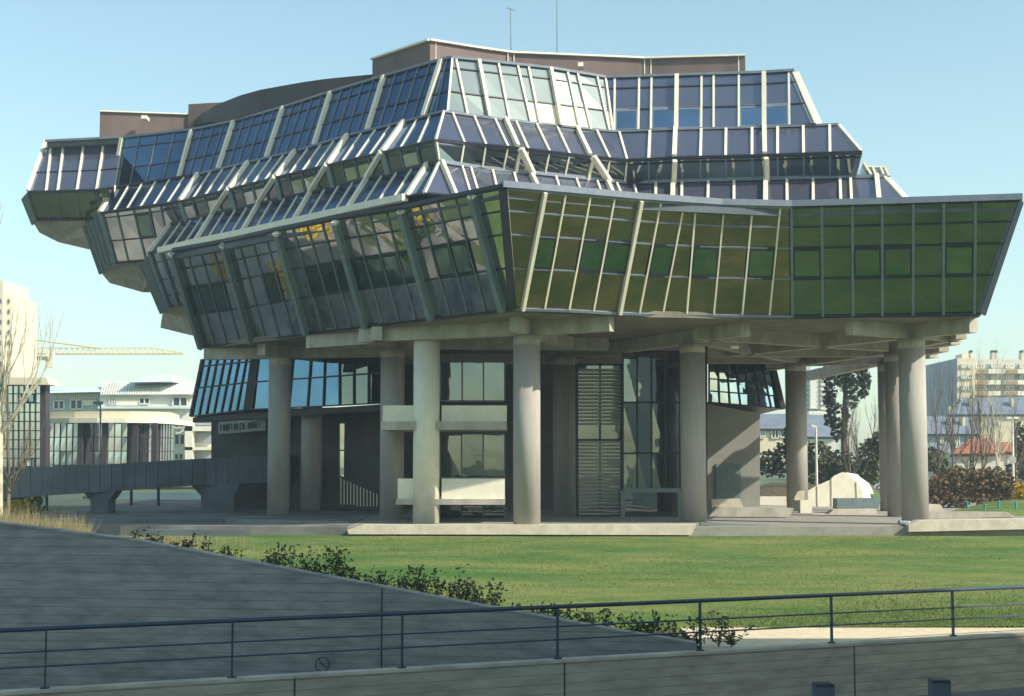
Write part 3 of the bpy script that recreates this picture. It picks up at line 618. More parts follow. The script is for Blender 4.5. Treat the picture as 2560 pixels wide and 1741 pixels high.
# --- beams under the building
def bm(p, q, wd=.46, z0=7.72, z1=8.3, m_='concrete'):
    b_ = MB(); zc = (z0 + z1) / 2; b_.beam((p[0], p[1], zc), (q[0], q[1], zc), wd, z1 - z0); b_.build('beam', m_, B)
def thru(p, k, ext, **kw):
    k = KP[k]; d = V((k[0] - p[0], k[1] - p[1])); d.normalize(); bm(p, (k[0] + d.x * ext, k[1] + d.y * ext), **kw)
thru((13.7, 57.6), 'K7', 2.9, z1=8.32); thru((18.45, 56.6), 'K7', 18)
thru((18.9, 59.6), 'K8', 1.5); thru((19.6, 62.6), 'K8', 14, z1=8.29)
thru((20.3, 66.6), 'K9', 16); thru((21.0, 70.6), 'K9', 2, z1=8.29); bm((21.7, 74.6), (14, 78))
thru((.1, 55.9), 'K1', 9); thru((3.95, 56.1), 'K1', 8, z1=8.29)
thru((-5.75, 60.2), 'K2', 9); thru((-9.2, 64.6), 'K2', 10, z1=8.29); thru((-12.2, 69), 'K3', 6); bm((-15.6, 72.2), (-5.5, 70), z1=8.29)
bm((-9.25, 64.8), (-6.1, 62.2), z1=8.31)
thru((9.6, 58.3), 'K5', 14); bm((8, 62), (15, 75), z1=8.29); bm((2.6, 70), (19.9, 70), z1=8.28); bm((-10.6, 75.7), (15, 75), z1=8.28)
bm((7.9, 60), (17.5, 66.5), z1=8.32)
# --- the core behind the columns
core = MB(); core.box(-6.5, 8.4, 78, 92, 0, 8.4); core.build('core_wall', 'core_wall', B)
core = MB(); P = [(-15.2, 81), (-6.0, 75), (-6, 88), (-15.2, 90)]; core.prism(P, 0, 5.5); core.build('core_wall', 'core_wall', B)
class DLine(Line):
    def at(s, u): return at(u, s.v(u), 80 - (u - 480) * .02 + s.z)
LT = DLine(0, [(509, 899), (903, 862), (960, 856)]); LB = DLine(-.1, [(478, 1042), (617, 1025), (806, 1016), (903, 1011), (960, 1008)])
def facet(name, ptsT, ptsB, ns, rows, gm, mm='dark_metal', mw=.07, heavy=()):
    G = MB(); M_ = MB()
    (a, c), (b, d) = ptsT, ptsB; n = nrm(a, b, c)
    for i in range(ns):
        for r in range(len(rows) - 1):
            q = [a.lerp(c, i / ns).lerp(b.lerp(d, i / ns), rows[r]), a.lerp(c, i / ns).lerp(b.lerp(d, i / ns), rows[r + 1]), a.lerp(c, (i + 1) / ns).lerp(b.lerp(d, (i + 1) / ns), rows[r + 1]), a.lerp(c, (i + 1) / ns).lerp(b.lerp(d, (i + 1) / ns), rows[r])]
            G.poly([p + n * random.uniform(-.008, .008) for p in q])
        M_.beam(a.lerp(c, i / ns), b.lerp(d, i / ns), heavy[i] if i < len(heavy) else mw, .1, n, .03)
    M_.beam(c, d, mw, .1, n, .03)
    for f in rows: M_.beam(a.lerp(b, f), c.lerp(d, f), mw, .1, n, .03)
    o = G.build(name, gm, B); M_.build('mullions', mm, o); return o
facet('recessed_glazing', (LT.at(509), LT.at(638)), (LB.at(480), LB.at(612)), 7, [0, .12, .5, 1], 'glass_blue_dark')
facet('recessed_glazing', (LT.at(648), LT.at(780)), (LB.at(632), LB.at(770)), 3, [0, .5, 1], 'glass_blue_dark')
facet('recessed_glazing', (LT.at(780), LT.at(850)), (LB.at(770), LB.at(850)), 2, [0, .5, 1], 'glass_blue_dark')
facet('recessed_glazing', (LT.at(850), LT.at(960)), (LB.at(850), LB.at(960)), 3, [0, .5, 1], 'glass_dark')
mb = MB(); P = [LB.at(480), LB.at(960)]; Q = [LT.at(509), LT.at(960)]
mb.hexa([P[0] + V((0, .2, -.35)), P[1] + V((0, .2, -.35)), P[1] + V((2, 8, -.1)), P[0] + V((1.5, 8, -.1))], [P[0] + V((0, .15, -.04)), P[1] + V((0, .15, -.04)), P[1] + V((2, 8, -.04)), P[0] + V((1.5, 8, -.04))])
mb.build('underside_slab', 'brown_dark', B)
mb = MB(); mb.beam(LT.at(507), LB.at(478), .18, .2, (-.5, -.8, 0)); mb.beam(LT.at(641), LB.at(621), .55, .2, (-.4, -.8, 0)); mb.build('dark_post', 'brown_dark', B)
mb = MB(); mb.poly([LT.at(509) + V((.05, .2, 0)), LB.at(478) + V((.05, .2, 0)), LB.at(478) + V((3, 9, 0)), LT.at(509) + V((3, 9, 0))]); mb.build('side_wall', 'concrete_dark', B)
# dark panels and glazing at ground floor
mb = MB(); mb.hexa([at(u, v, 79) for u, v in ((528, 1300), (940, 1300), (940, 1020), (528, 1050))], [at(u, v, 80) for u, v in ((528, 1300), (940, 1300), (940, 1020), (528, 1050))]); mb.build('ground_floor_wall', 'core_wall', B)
def flat_glaze(u0, v0, u1, v1, D, nc, nr, gm='glass_dark', mm='grey_metal', mw=.07, D1=None):
    D1 = D1 or D
    a, b, c, d = at(u0, v0, D), at(u0, v1, D), at(u1, v0, D1), at(u1, v1, D1)
    return facet('ground_floor_glazing', (a, c), (b, d), nc, [i / nr for i in range(nr + 1)], gm, mm, mw)
flat_glaze(848, 1058, 950, 1195, 77, 2, 2, 'glass_wall')
for k in range(12):
    mb = MB(); u = 852 + 8.2 * k; v = 1196 + 3.5 * k
    mb.beam(at(u, v, 75), at(u, max(v + 12, 1262 - (0 if k < 5 else -4)), 75), .05, .05); mb.build('baluster', 'cream_metal', B)
mb = MB(); mb.beam(at(848, 1190, 75), at(950, 1236, 75), .06, .08); mb.build('handrail', 'dark_metal', B)
# sign board with small dark lettering
sg = thing('banner_sign', 'pale banner with dark capital letters on the shaded wall under the building', 'sign', at(605, 1066, 77.5))
q = [at(545, 1086, 77.5), at(664, 1076, 77.3), at(664, 1046, 77.3), at(545, 1056, 77.5)]
mb = MB(); mb.hexa(q, [p + V((0, .08, 0)) for p in q]); mb.build('board', 'banner', sg)
mb = MB(); rs = random.Random(3)
for k in range(15):
    if k == 9: continue
    f0 = .06 + k * .058
    bl = lambda f, g: q[0].lerp(q[1], f).lerp(q[3].lerp(q[2], f), g) + V((0, -.02, 0))
    mb.beam(bl(f0, .26), bl(f0, .74), .06, .02, (0, -1, 0))
    t_ = rs.choice(['H', 'T', 'I', 'L', 'O', 'C'])
    if t_ in 'HO': mb.beam(bl(f0 + .028, .26), bl(f0 + .028, .74), .05, .02, (0, -1, 0))
    if t_ == 'H': mb.beam(bl(f0, .5), bl(f0 + .028, .5), .05, .02, (0, -1, 0))
    if t_ in 'OCT': mb.beam(bl(f0 - (.01 if t_ == 'T' else 0), .74), bl(f0 + .028, .74), .05, .02, (0, -1, 0))
    if t_ in 'OCL': mb.beam(bl(f0, .26), bl(f0 + .028, .26), .05, .02, (0, -1, 0))
mb.build('lettering', 'dark_metal', sg)
# added balconies and column: reflections in a window pane, built as solid parts
def balcony(vt, vb, vs0, vs1, u0, u1, D=60.5):
    r_ = MB(); a, b = at(u0, vs0, D - .15), at(u1, vs1, D - .15); r_.box(a.x, b.x, D - .3, D + 5, b.z, a.z); s_ = r_.build('reflected_balcony_slab', 'concrete', B)
    for (x0, x1) in ((u0 + 4, 1034), (1104, u1)):
        p0, p1 = at(x0, vb, D), at(x1, vt, D); q_ = MB(); q_.box(p0.x, p1.x, D, D + .18, p0.z, p1.z); q_.build('reflected_balcony_parapet', 'concrete_white', s_)
balcony(1014, 1054, 1054, 1075, 953, 1268 - 1); balcony(1197, 1248, 1248, 1262, 990, 1262)  # added balconies, standing in for reflections in the pane
cx_ = (1066 - CX) / F * 60.5
mb = MB(); mb.tube((cx_, 60.6, -.02), (cx_, 60.6, 7.7), .56, .56, 36); o = mb.build('column', 'concrete_white', B, True)  # added column standing in for the pale one reflected in the pane
for p in o.data.polygons: p.use_smooth = abs(p.normal.z) < .5
flat_glaze(1102, 905, 1262, 1003, 66, 3, 1, 'glass_dark', 'grey_metal')
flat_glaze(1100, 1085, 1262, 1195, 66, 3, 1, 'glass_dark', 'grey_metal')
flat_glaze(1100, 1262, 1262, 1306, 66, 3, 1, 'glass_dark', 'grey_metal')
# tall entrance glazing with louvre blinds
g = flat_glaze(1443, 912, 1557, 1290, 68, 2, 2, 'glass_dark', 'dark_metal', .09)
mb = MB()
for v in range(925, 1290, 9):
    if 1068 < v < 1100: continue
    mb.beam(at(1447, v, 67.7), at(1553, v, 67.7), .05, .10)
mb.build('louvre_blind', 'core_light', g)
flat_glaze(1557, 880, 1700, 1262, 67.4, 4, 3, 'glass_dark', 'dark_metal', .09)
g = flat_glaze(1557, 1226, 1700, 1300, 67.2, 1, 1, 'glass_dark', 'grey_metal', .2)
mb = MB(); mb.beam(at(1764, 866, 63), at(1764, 1272, 63), .14, .14); mb.build('drainpipe', 'dark_metal', B)
# right hand core with slanted glazing above
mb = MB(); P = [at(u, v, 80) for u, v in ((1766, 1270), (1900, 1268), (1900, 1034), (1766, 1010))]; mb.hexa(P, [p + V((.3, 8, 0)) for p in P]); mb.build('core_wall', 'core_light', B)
mb = MB(); P = [at(u, v, 79.9) for u, v in ((1790, 1262), (1852, 1262), (1852, 1160), (1790, 1160))]; mb.hexa(P, [p + V((0, .1, 0)) for p in P]); mb.build('service_door', 'grey_metal', B)
facet('recessed_glazing', (at(1772, 905, 79.6), at(1926, 912, 81.0)), (at(1772, 1006, 79.65), at(1953, 1021, 81.1)), 7, [0, .42, .72, 1], 'glass_blue')
mb = MB(); P = [at(1772, 1007, 80.7), at(1955, 1023, 80.7), at(1900, 1036, 82), at(1772, 1020, 82)]; mb.hexa(P, [p + V((0, 1, .1)) for p in P]); mb.build('underside_slab', 'core_light', B)
mb = MB(); mb.beam(at(1930, 912, 81), at(1957, 1024, 80.8), .22, .2, (0, -1, 0)); mb.beam(at(1936, 912, 81), at(1962, 1022, 80.8), .1, .2, (0, -1, 0)); mb.build('dark_post', 'brown_dark', B)
mb = MB(); a = at(1834, 870, 60); mb.box(a.x - .16, a.x + .16, 59.6, 60, a.z - .05, a.z + .05); mb.build('soffit_lamp', 'lamp_white', B)
# ================================================================ FOOTBRIDGE
fb = thing('footbridge', 'dark concrete footbridge on flared piers leading under the building from the left', 'bridge', at(245, 1300, 70))
D0, D1 = 69.0, 75.0
pt = [(-60, 1178, 1258), (30, 1170, 1245), (290, 1160, 1228), (480, 1148, 1214), (720, 1138, 1205)]
def fbD(u): return D0 + (D1 - D0) * (u - 30) / 630
mb = MB()
for (u0, a0, b0), (u1, a1, b1) in zip(pt[:-1], pt[1:]):
    P = [at(u0, b0, fbD(u0)), at(u1, b1, fbD(u1)), at(u1, a1, fbD(u1)), at(u0, a0, fbD(u0))]; mb.hexa(P, [p + V((.2, 2.6, 0)) for p in P])
mb.build('deck', 'concrete_dark', fb)
mb = MB()
for u in range(-40, 700, 29):
    v0 = 1174 - (u + 60) * .047; mb.beam(at(u, v0 + 1, fbD(u) - .01), at(u, v0 + 69, fbD(u) - .01), .035, .02, (0, -1, 0))
mb.build('panel_joint', 'dark_metal', fb)
for (ua, ub, uc, ud, vt, vc) in ((205, 292, 226, 271, 1228, 1252), (478, 600, 502, 585, 1213, 1240)):
    mb = MB(); D = fbD(ua) + .6
    P = [at(uc, 1312, D), at(ud, 1312, D), at(ud, vc, D), at(ub, vt - 3, D), at(ua, vt, D), at(uc, vc, D)]; mb.hexa(P, [p + V((0, 1.3, 0)) for p in P]); mb.build('pier', 'concrete_dark', fb)
# ================================================================ FOLIAGE
def leaves(mb, c, rad, n, size, rs, shell=.35, flat=1.0):
    for _ in range(n):
        while True:
            p = V((rs.uniform(-1, 1), rs.uniform(-1, 1), rs.uniform(-1, 1)))
            if shell < p.length < 1 or (p.length < 1 and rs.random() < .3): break
        p = V(c) + V((p.x * rad[0], p.y * rad[1], p.z * rad[2])); s_ = size * rs.uniform(.5, 1.4)
        a = V((rs.gauss(0, 1), rs.gauss(0, 1), rs.gauss(0, .7))).normalized(); b = a.orthogonal().normalized(); b = b * math.cos(rs.uniform(0, 6)) + a.cross(b) * .8
        mb.poly([p - a * s_, p - b * s_ * .6, p + a * s_, p + b * s_ * .6])
def limb(mb, p, d, L, r, depth, rs, spread=.45, up=.15, tips=None, n=5):
    q = p; seg = 3
    for k in range(seg):
        d = (d + V((rs.gauss(0, .07), rs.gauss(0, .07), up * .25))).normalized(); q2 = q + d * (L / seg)
        r2 = r * (1 - .28 * (k + 1) / seg); mb.tube(q, q2, r * (1 - .28 * k / seg), r2, n if depth > 1 else 3, caps=False); q = q2
        if depth > 0 and k > 0 - (depth > 2):
            for _ in range(rs.choice((1, 2))):
                dd = (d + V((rs.gauss(0, spread), rs.gauss(0, spread), rs.gauss(up, spread * .6)))).normalized()
                limb(mb, q, dd, L * rs.uniform(.5, .75), r2 * .55, depth - 1, rs, spread, up, tips, n)
    if tips is not None: tips.append(q)
def bare_tree(u, v, D, hpx, label, seed, m_='twig', group=None, spread=.3, up=.35, r=None, depth=4, name='bare_tree'):
    rs = random.Random(seed); base = at(u, v, D); h = hpx * D / F
    t = thing(name, label, 'tree', base, group); mb = MB()
    r = r or h * .018
    top = base + V((rs.uniform(-.03, .03) * h, 0, h * .38)); mb.tube(base, top, r, r * .7, 8, caps=False); mb.build('trunk', m_, t, True)
    mb = MB(); limb(mb, top, V((0, 0, 1)), h * .42, r * .7, depth, rs, spread, up)
    for k in range(5):
        p = base.lerp(top, rs.uniform(.45, 1)); limb(mb, p, V((rs.gauss(0, .6), rs.gauss(0, .6), 1)).normalized(), h * .28, r * .4, depth - 1, rs, spread, up)
    mb.build('crown', m_, t); return t
def leafy(name, label, cat, u, v, D, clumps, m_, leaf, n, seed, trunk=None, group=None):
    """clumps: (u, v, ru, rv) in picture units at distance D, given real depth"""
    rs = random.Random(seed); base = at(u, v, D); t = thing(name, label, cat, base, group); k = D / F
    mb = MB()
    for (cu, cv_, ru, rv) in clumps:
        c_ = at(cu, cv_, D) + V((0, rs.uniform(-.3, .3) * ru * k, 0)); leaves(mb, c_, (ru * k, ru * k * .9, rv * k), int(n * ru * rv / 400) + 20, leaf, rs)
    mb.build('crown' if cat == 'tree' else 'foliage', m_, t)
    if trunk:
        mb = MB(); P = [at(a, b, D) for a, b, _ in trunk]
        for i in range(len(P) - 1): mb.tube(P[i], P[i + 1], trunk[i][2] * k, trunk[i + 1][2] * k, 8, caps=False)
        mb.build('trunk', 'bark', t, True)
    return t
# shrubs along the top of the ramp wall
def shrub(u, hpx, label, seed, dense=1.0):
    for i in range(len(tl) - 1):
        if tl[i][0] <= u <= tl[i + 1][0]:
            f = (u - tl[i][0]) / (tl[i + 1][0] - tl[i][0]); v = tl[i][1] + f * (tl[i + 1][1] - tl[i][1]); break
    rs = random.Random(seed); base = at(u, v, rwY(u)) + V((0, .6, -.1)); k = base.y / F; h = hpx * k * 1.4
    t = thing('shrub', label, 'shrub', base, 'young shrubs along the ramp wall'); st = MB(); lf = MB()
    for s_ in range(int((3 + hpx / 16) * dense)):
        p = base + V((rs.uniform(-.3, .3), rs.uniform(-.2, .2), 0)); hh_ = h * rs.uniform(.5, 1); d = V((rs.gauss(0, .16), rs.gauss(0, .12), 1)).normalized()
        q = p + d * hh_; st.tube(p, q, .012, .004, 4, caps=False)
        for j in range(int(26 * hh_ + 8)):
            f = rs.uniform(.12, 1.02); c_ = p.lerp(q, f) + V((rs.gauss(0, .07), rs.gauss(0, .07), rs.gauss(0, .03))); s2 = .05 * rs.uniform(.4, 1.5)
            a = V((rs.gauss(0, 1), rs.gauss(0, 1), rs.gauss(.4, .6))).normalized(); b = a.orthogonal().normalized()
            lf.poly([c_ - a * s2, c_ - b * s2 * .5, c_ + a * s2, c_ + b * s2 * .5])
    st.build('stems', 'twig', t); lf.build('foliage', 'leaf_shrub', t)
spots = [(350, 34), (372, 26), (415, 24), (432, 20), (470, 40), (520, 16), (566, 30), (668, 34), (688, 50), (706, 30), (748, 40), (790, 44), (812, 62), (838, 56), (862, 40), (912, 30), (932, 40), (968, 30), (1000, 44), (1022, 56), (1060, 54), (1092, 46), (1118, 62), (1150, 52), (1178, 56), (1204, 50), (1228, 40), (1330, 26), (1370, 34), (1400, 44), (1432, 30), (1470, 40), (1500, 40), (1545, 46), (1575, 36), (1612, 50), (1640, 44), (1660, 56), (1700, 30)]
words = ['tiny', 'small', 'middling', 'tall', 'tallest']
for i, (u, h) in enumerate(spots):
    w_ = words[min(4, h // 13)]
    where = 'high left stretch of the ramp wall' if u < 600 else 'upper middle of the ramp wall' if u < 900 else 'lower middle of the ramp wall' if u < 1260 else 'low right end of the ramp wall'
    o_ = ['first', 'second', 'third', 'fourth', 'fifth', 'sixth', 'seventh', 'eighth', 'ninth', 'tenth', 'eleventh', 'twelfth', 'thirteenth'][i - [j for j, s_ in enumerate(spots) if (s_[0] < 600, s_[0] < 900, s_[0] < 1260) == (u < 600, u < 900, u < 1260)][0]]
    shrub(u, h, '%s green shrub, %s from left on the %s' % (w_, o_, where), 40 + i)
for i, (u, h) in enumerate([(1735, 60), (1790, 70), (1822, 48)]):
    rs = random.Random(90 + i); base = V(((u - CX) / F * 33, 33, -1.62)); t = thing('shrub', ['leafy twig bush on the sand path beside the end of the ramp wall', 'taller leafy sapling standing on the sand path behind the railing', 'small leafy sapling furthest right on the sand path'][i], 'shrub', base, 'young shrubs along the ramp wall'); st = MB(); lf = MB()
    for s_ in range(5):
        q = base + V((rs.gauss(0, .2), 0, h * 33 / F * rs.uniform(.6, 1.3))); st.tube(base, q, .012, .004, 4, caps=False)
        for j in range(28):
            c_ = base.lerp(q, rs.uniform(.15, 1)) + V((rs.gauss(0, .07), rs.gauss(0, .07), 0)); s2 = .05; a = V((rs.gauss(0, 1), rs.gauss(0, 1), .4)).normalized(); b = a.orthogonal().normalized(); lf.poly([c_ - a * s2, c_ - b * s2 * .5, c_ + a * s2, c_ + b * s2 * .5])
    st.build('stems', 'twig', t); lf.build('foliage', 'leaf_shrub', t)
# dry grass tufts at the left edge of the lawn
rs = random.Random(5); mb = MB()
for _ in range(5200):
    u = rs.uniform(-60, 640); v0 = 1311 + max(0, u) * .125; D = rs.uniform(34, 50); x = (u - CX) / F * D
    z = 2.65 - (min(1345, max(1300, v0)) + rs.uniform(-8, 22) - 1150) / F * D - .1
    dens = 1.0 if u < 230 else (1.0 if u < 520 else .15)
    if rs.random() > dens: continue
    h = rs.uniform(.25, .85) if u < 230 else rs.uniform(.05, .2); p = V((x, D, z)); d = V((rs.gauss(0, .3), rs.gauss(0, .2), 1)).normalized() * h; s_ = V((.008, 0, 0))
    mb.poly([p - s_, p + s_, p + d])
tag(mb.build('dry_grass', 'dry_grass'), 'dry tufted grass growing behind the left part of the ramp wall', 'grass', kind='stuff')
# grass blades roughening the lawn edge beside the sand path
rs = random.Random(6); mb = MB()
for k_ in range(30000):
    x = rs.uniform(4.8, 17) if k_ % 2 else rs.uniform(-11, 18); y = 36.9 + abs(rs.gauss(0, 1)) * 2.5 + rs.uniform(-.35, .1) if k_ % 2 else rs.uniform(38, 56.5); h = rs.uniform(.03, .09); p = V((x, y, ztop(y))); d = V((rs.gauss(0, .35), rs.gauss(0, .35), 1)).normalized() * h
    mb.poly([p - V((.012, 0, 0)), p + V((.012, 0, 0)), p + d])
tag(mb.build('grass_blades', 'blade'), 'longer grass blades standing up from the lawn, thickest along the sand path', 'grass', kind='stuff')
# yellow gorse and other planting mirrored by the left glazing
for i, (x, y, s_) in enumerate([(-26.5, 63, 1.4), (-27, 66.5, 1.3), (-28, 70, 1.6), (-26.5, 73.5, 1.4)]):
    rs = random.Random(120 + i); t = thing('flowering_bush', 'yellow flowering bush on the gravel bed left of the building, out of the picture edge', 'bush', (x, y, -.8), 'yellow bushes'); mb = MB(); leaves(mb, (x, y, .1 + s_ * .3), (s_ * 1.4, s_, s_ * .7), 900, .12, rs, .2); mb.build('foliage', 'leaf_yellow', t)
# ================================================================ BACKGROUND LEFT
def building(name, label, u, v, D): return thing(name, label, 'building', at(u, v, D))
def pbox(t, name, m_, u0, v0, u1, v1, D, depth=6, parent=None, skew=0):
    P = [at(u0, v1, D), at(u1, v1, D + skew), at(u1, v0, D + skew), at(u0, v0, D)]; b_ = MB(); b_.hexa(P, [p + V((0, depth, 0)) for p in P]); return b_.build(name, m_, parent or t)
def win(t, u0, v0, u1, v1, D, fm='white_wall', gm='window_dark', nx=2, sill=True, name='window'):
    o = pbox(t, name, gm, u0, v0, u1, v1, D - .06, .2); b_ = MB()
    for i in range(nx + 1): u = u0 + (u1 - u0) * i / nx; b_.beam(at(u, v0, D - .1), at(u, v1, D - .1), .09 * D / 100, .08, (0, -1, 0))
    for v in (v0, v1): b_.beam(at(u0, v, D - .1), at(u1, v, D - .1), .09 * D / 100, .08, (0, -1, 0))
    b_.build('frame', fm, o); return o
# high-rise at the left edge
t = building('apartment_tower', 'white high-rise tower cut by the left edge of the picture', 0, 1180, 260)
pbox(t, 'tower_block', 'cream_wall', 7, 736, 28, 1200, 260, 14); pbox(t, 'tower_block', 'cream_wall', -60, 700, 7, 1200, 258, 14)
for c_ in (1, 13, 21):
    for r_ in range(17): pbox(t, 'window', 'window_dark', c_ - 1.8, 748 + r_ * 26, c_ + 1.8, 759 + r_ * 26, (257.8 if c_ < 7 else 259.8), .3)
bare_tree(-8, 1312, 52, 620, 'tall bare poplar with pale sunlit twigs at the left edge', 11, 'bark_pale', spread=.16, up=.5, r=.22)
bare_tree(20, 1290, 60, 300, 'smaller bare olive brown tree beside the crane mast at left', 12, 'twig', spread=.25, up=.45)
# crane
t = thing('tower_crane', 'yellow lattice tower crane with a long horizontal jib behind the left buildings', 'crane', at(52, 1150, 290))
def lattice(u0, v0, u1, v1, D, hpx, n, m_='yellow_steel', nm='jib', depth=1.2, taper=1.0):
    mb = MB(); r_ = .11
    for i in range(n):
        f, g = i / n, (i + 1) / n
        for y in (0, depth):
            a0 = at(u0 + (u1 - u0) * f, v0 + (v1 - v0) * f, D) + V((0, y, 0)); a1 = at(u0 + (u1 - u0) * g, v0 + (v1 - v0) * g, D) + V((0, y, 0)); mb.beam(a0, a1, r_ * 1.6, r_ * 1.6)
            if y == 0:
                h0 = hpx * (1 if f < .8 else 1 - (f - .8) * 4.5) * D / F; b0 = (a0 + a1) / 2 + V((0, depth / 2, h0)) if abs(u1 - u0) > abs(v1 - v0) else a1 + V((hpx * D / F, 0, 0))
                mb.beam(a0, b0, r_, r_); mb.beam(b0, a1, r_, r_)
                if i: mb.beam(pb, b0, r_ * 1.2, r_ * 1.2)
                pb = b0
    return mb.build(nm, m_, t)
lattice(28, 885, 455, 885, 290, 15, 30); lattice(47, 1150, 47, 852, 290, 13, 18, nm='mast')
mb = MB(); a = at(52, 846, 290); mb.beam(at(47, 885, 290), a, .5, .5); mb.beam(at(60, 885, 290), a, .5, .5); mb.tube(a, at(250, 872, 290), .12); mb.tube(a, at(0, 846, 288), .12); mb.build('apex', 'yellow_steel', t)
mb = MB(); mb.beam(at(58, 893, 288), at(122, 897, 286), .5, .8); mb.build('counter_jib', 'yellow_steel', t)
mb = MB(); a, b = at(112, 920, 286), at(134, 882, 286); mb.box(a.x, b.x, a.y, a.y + 1, a.z, b.z); mb.build('counterweight', 'concrete_white', t)
mb = MB(); a = at(20, 890, 290); mb.box(a.x - 1.5, a.x + 3, a.y, a.y + 2, a.z - 1.6, a.z + .6); mb.build('cabin', 'yellow_steel', t)
# long residential block
t = building('residential_block', 'long white apartment house with pale blue metal roofs behind the glass rotunda', 300, 1170, 150)
pbox(t, 'wall', 'blue_wall', 118, 975, 250, 1190, 150, 12); pbox(t, 'wall', 'white_wall', 250, 985, 530, 1190, 149, 12)
for i, (P, z) in enumerate([([(118, 983), (252, 980), (280, 968), (120, 968)], 0), ([(250, 988), (490, 985), (500, 953), (275, 955)], 0), ([(320, 956), (430, 954), (430, 938), (370, 938), (340, 944)], 0)]):
    q_ = [at(u, v, 148.6 + (4 if k > 1 else 0)) for k, (u, v) in enumerate(P)]; mb = MB(); mb.hexa(q_, [p + V((0, 6, 0)) for p in q_]); mb.build('roof', 'pale_roof', t)
mb = MB()
for k in range(40):
    u = 252 + k * 6.1; mb.beam(at(u, 987, 148.4), at(u + 8, 955, 152.4), .12, .12, (0, -1, .5))
mb.build('roof_seams', 'white_wall', t)
mb = MB()
for k in range(22): mb.beam(at(122 + k * 5.8, 985, 149.7), at(122 + k * 5.8, 998, 149.7), .12, .1, (0, -1, 0))
mb.build('cladding_ribs', 'white_wall', t)
pbox(t, 'ledge', 'pale_roof', 245, 1016, 480, 1022, 148.4, 1)
for (u0, v0, u1, v1) in ((134, 1002, 160, 1023), (176, 1000, 206, 1023), (274, 995, 286, 1012), (348, 995, 374, 1010), (432, 993, 468, 1016), (436, 1058, 460, 1070), (436, 1086, 462, 1112), (436, 1134, 458, 1150)): win(t, u0, v0, u1, v1, 148.9 if u0 > 248 else 149.9)
for (u0, u1) in ((208, 240), (290, 345)): pbox(t, 'shutter', 'concrete_white', u0, 1000, u1, 1014, 148.8 if u0 > 248 else 149.8, .3)
for i, (v0, v1) in enumerate(((1066, 1078), (1118, 1126), (1150, 1154))):
    pbox(t, 'balcony', 'concrete_white', 462, v0, 532, v1, 147, 2.5)
pbox(t, 'pillar', 'concrete_white', 462, 1040, 481, 1160, 147, 1)
for v0 in (1040, 1082, 1128): pbox(t, 'loggia', 'wall_grey_and_shade', 482, v0, 530, v0 + 24, 148.5, .4)
# glass rotunda with flat cream roof
t = building('glass_rotunda', 'low glass pavilion with a curved cream flat roof left of the footbridge', 260, 1170, 108)
cen = at(250, 1165, 122); rad = 7.4
ar = [V((cen.x - 4.4 + k * .9, 111.4, 0)) for k in range(0, 6)]
pts = [at(118, 1165, 109), at(180, 1165, 108), at(250, 1165, 107.5), at(320, 1165, 107.7), at(370, 1165, 108.5), at(405, 1165, 110.2), at(432, 1165, 113)]
z0 = pts[0].z - 1; zt_ = at(250, 1058, 107.5).z; zr = at(250, 1032, 107.5).z
mb = MB()
for i, (p, q) in enumerate(zip(pts[:-1], pts[1:])):
    for k in range(4):
        a, b = p.lerp(q, k / 4), p.lerp(q, (k + 1) / 4)
        for r_ in range(4):
            za, zb = z0 + (zt_ - z0) * r_ / 4, z0 + (zt_ - z0) * (r_ + 1) / 4; j_ = random.uniform(-.02, .02)
            mb.poly([(a.x, a.y + j_, za), (b.x, b.y, za), (b.x, b.y, zb), (a.x, a.y - j_, zb)])
o = mb.build('curtain_wall', 'glass_sky', t)
mb = MB()
for i, (p, q) in enumerate(zip(pts[:-1], pts[1:])):
    for k in range(4): a = p.lerp(q, k / 4); mb.beam((a.x, a.y, z0), (a.x, a.y, zt_), .22 if (i * 4 + k) % 7 == 5 else .07, .1, (0, -1, 0))
    for r_ in range(1, 4): z = z0 + (zt_ - z0) * r_ / 4; mb.beam((p.x, p.y, z), (q.x, q.y, z), .06, .08, (0, -1, 0))
mb.build('mullions', 'brown_dark', o)
for u in (208, 268, 344, 392): 
    a = at(u, 1100, 108); mb = MB(); mb.box(a.x - .2, a.x + .2, 107.2, 107.5, z0, zt_); mb.build('pier', 'brown_dark', t)
rp_ = [V((p.x + (0 if i < 4 else .5), p.y - 1.0 + (.4 if i > 4 else 0), 0)) for i, p in enumerate(pts)]; back = [V((rp_[-1].x, 118, 0)), V((rp_[0].x, 118, 0))]
mb = MB(); mb.prism([(p.x, p.y) for p in rp_ + back], zt_, zt_ + (zr - zt_) * .45); mb.build('roof_edge', 'concrete_white', t)
mb = MB(); mb.prism([(p.x * .995, p.y + .8) for p in rp_[:-1]] + [(back[0].x - 1, 117), (back[1].x, 117)], zt_ + (zr - zt_) * .45, zr + .1); mb.build('roof', 'cream_wall', t)
# glass block left of it
t = building('glass_office_block', 'mirrored glass office block with a cream cap at the far left', 70, 1170, 104)
pbox(t, 'wall', 'glass_sky', -30, 963, 100, 1172, 104, 1); pbox(t, 'side_wall', 'brown_dark', 100, 963, 114, 1172, 104.2, 1)
mb = MB()
for k in range(10): u = -24 + k * 14; mb.beam(at(u, 962, 103.93), at(u, 1172, 103.93), .07, .06, (0, -1, 0))
for k in range(9): v = 985 + k * 23; mb.beam(at(-30, v, 103.93), at(100, v, 103.93), .07, .06, (0, -1, 0))
mb.build('mullions', 'dark_metal', t)
P = [(-40, 962), (123, 962), (116, 944), (-40, 943)]; q_ = [at(u, v, 103) for u, v in P]; mb = MB(); mb.hexa(q_, [p + V((0, 2.2, 0)) for p in q_]); mb.build('roof_cap', 'cream_wall', t)
win(t, 54, 986, 85, 1006, 103.9, 'dark_metal', 'glass_blue'); win(t, 66, 1148, 80, 1167, 103.9, 'dark_metal', 'white_wall', 1)
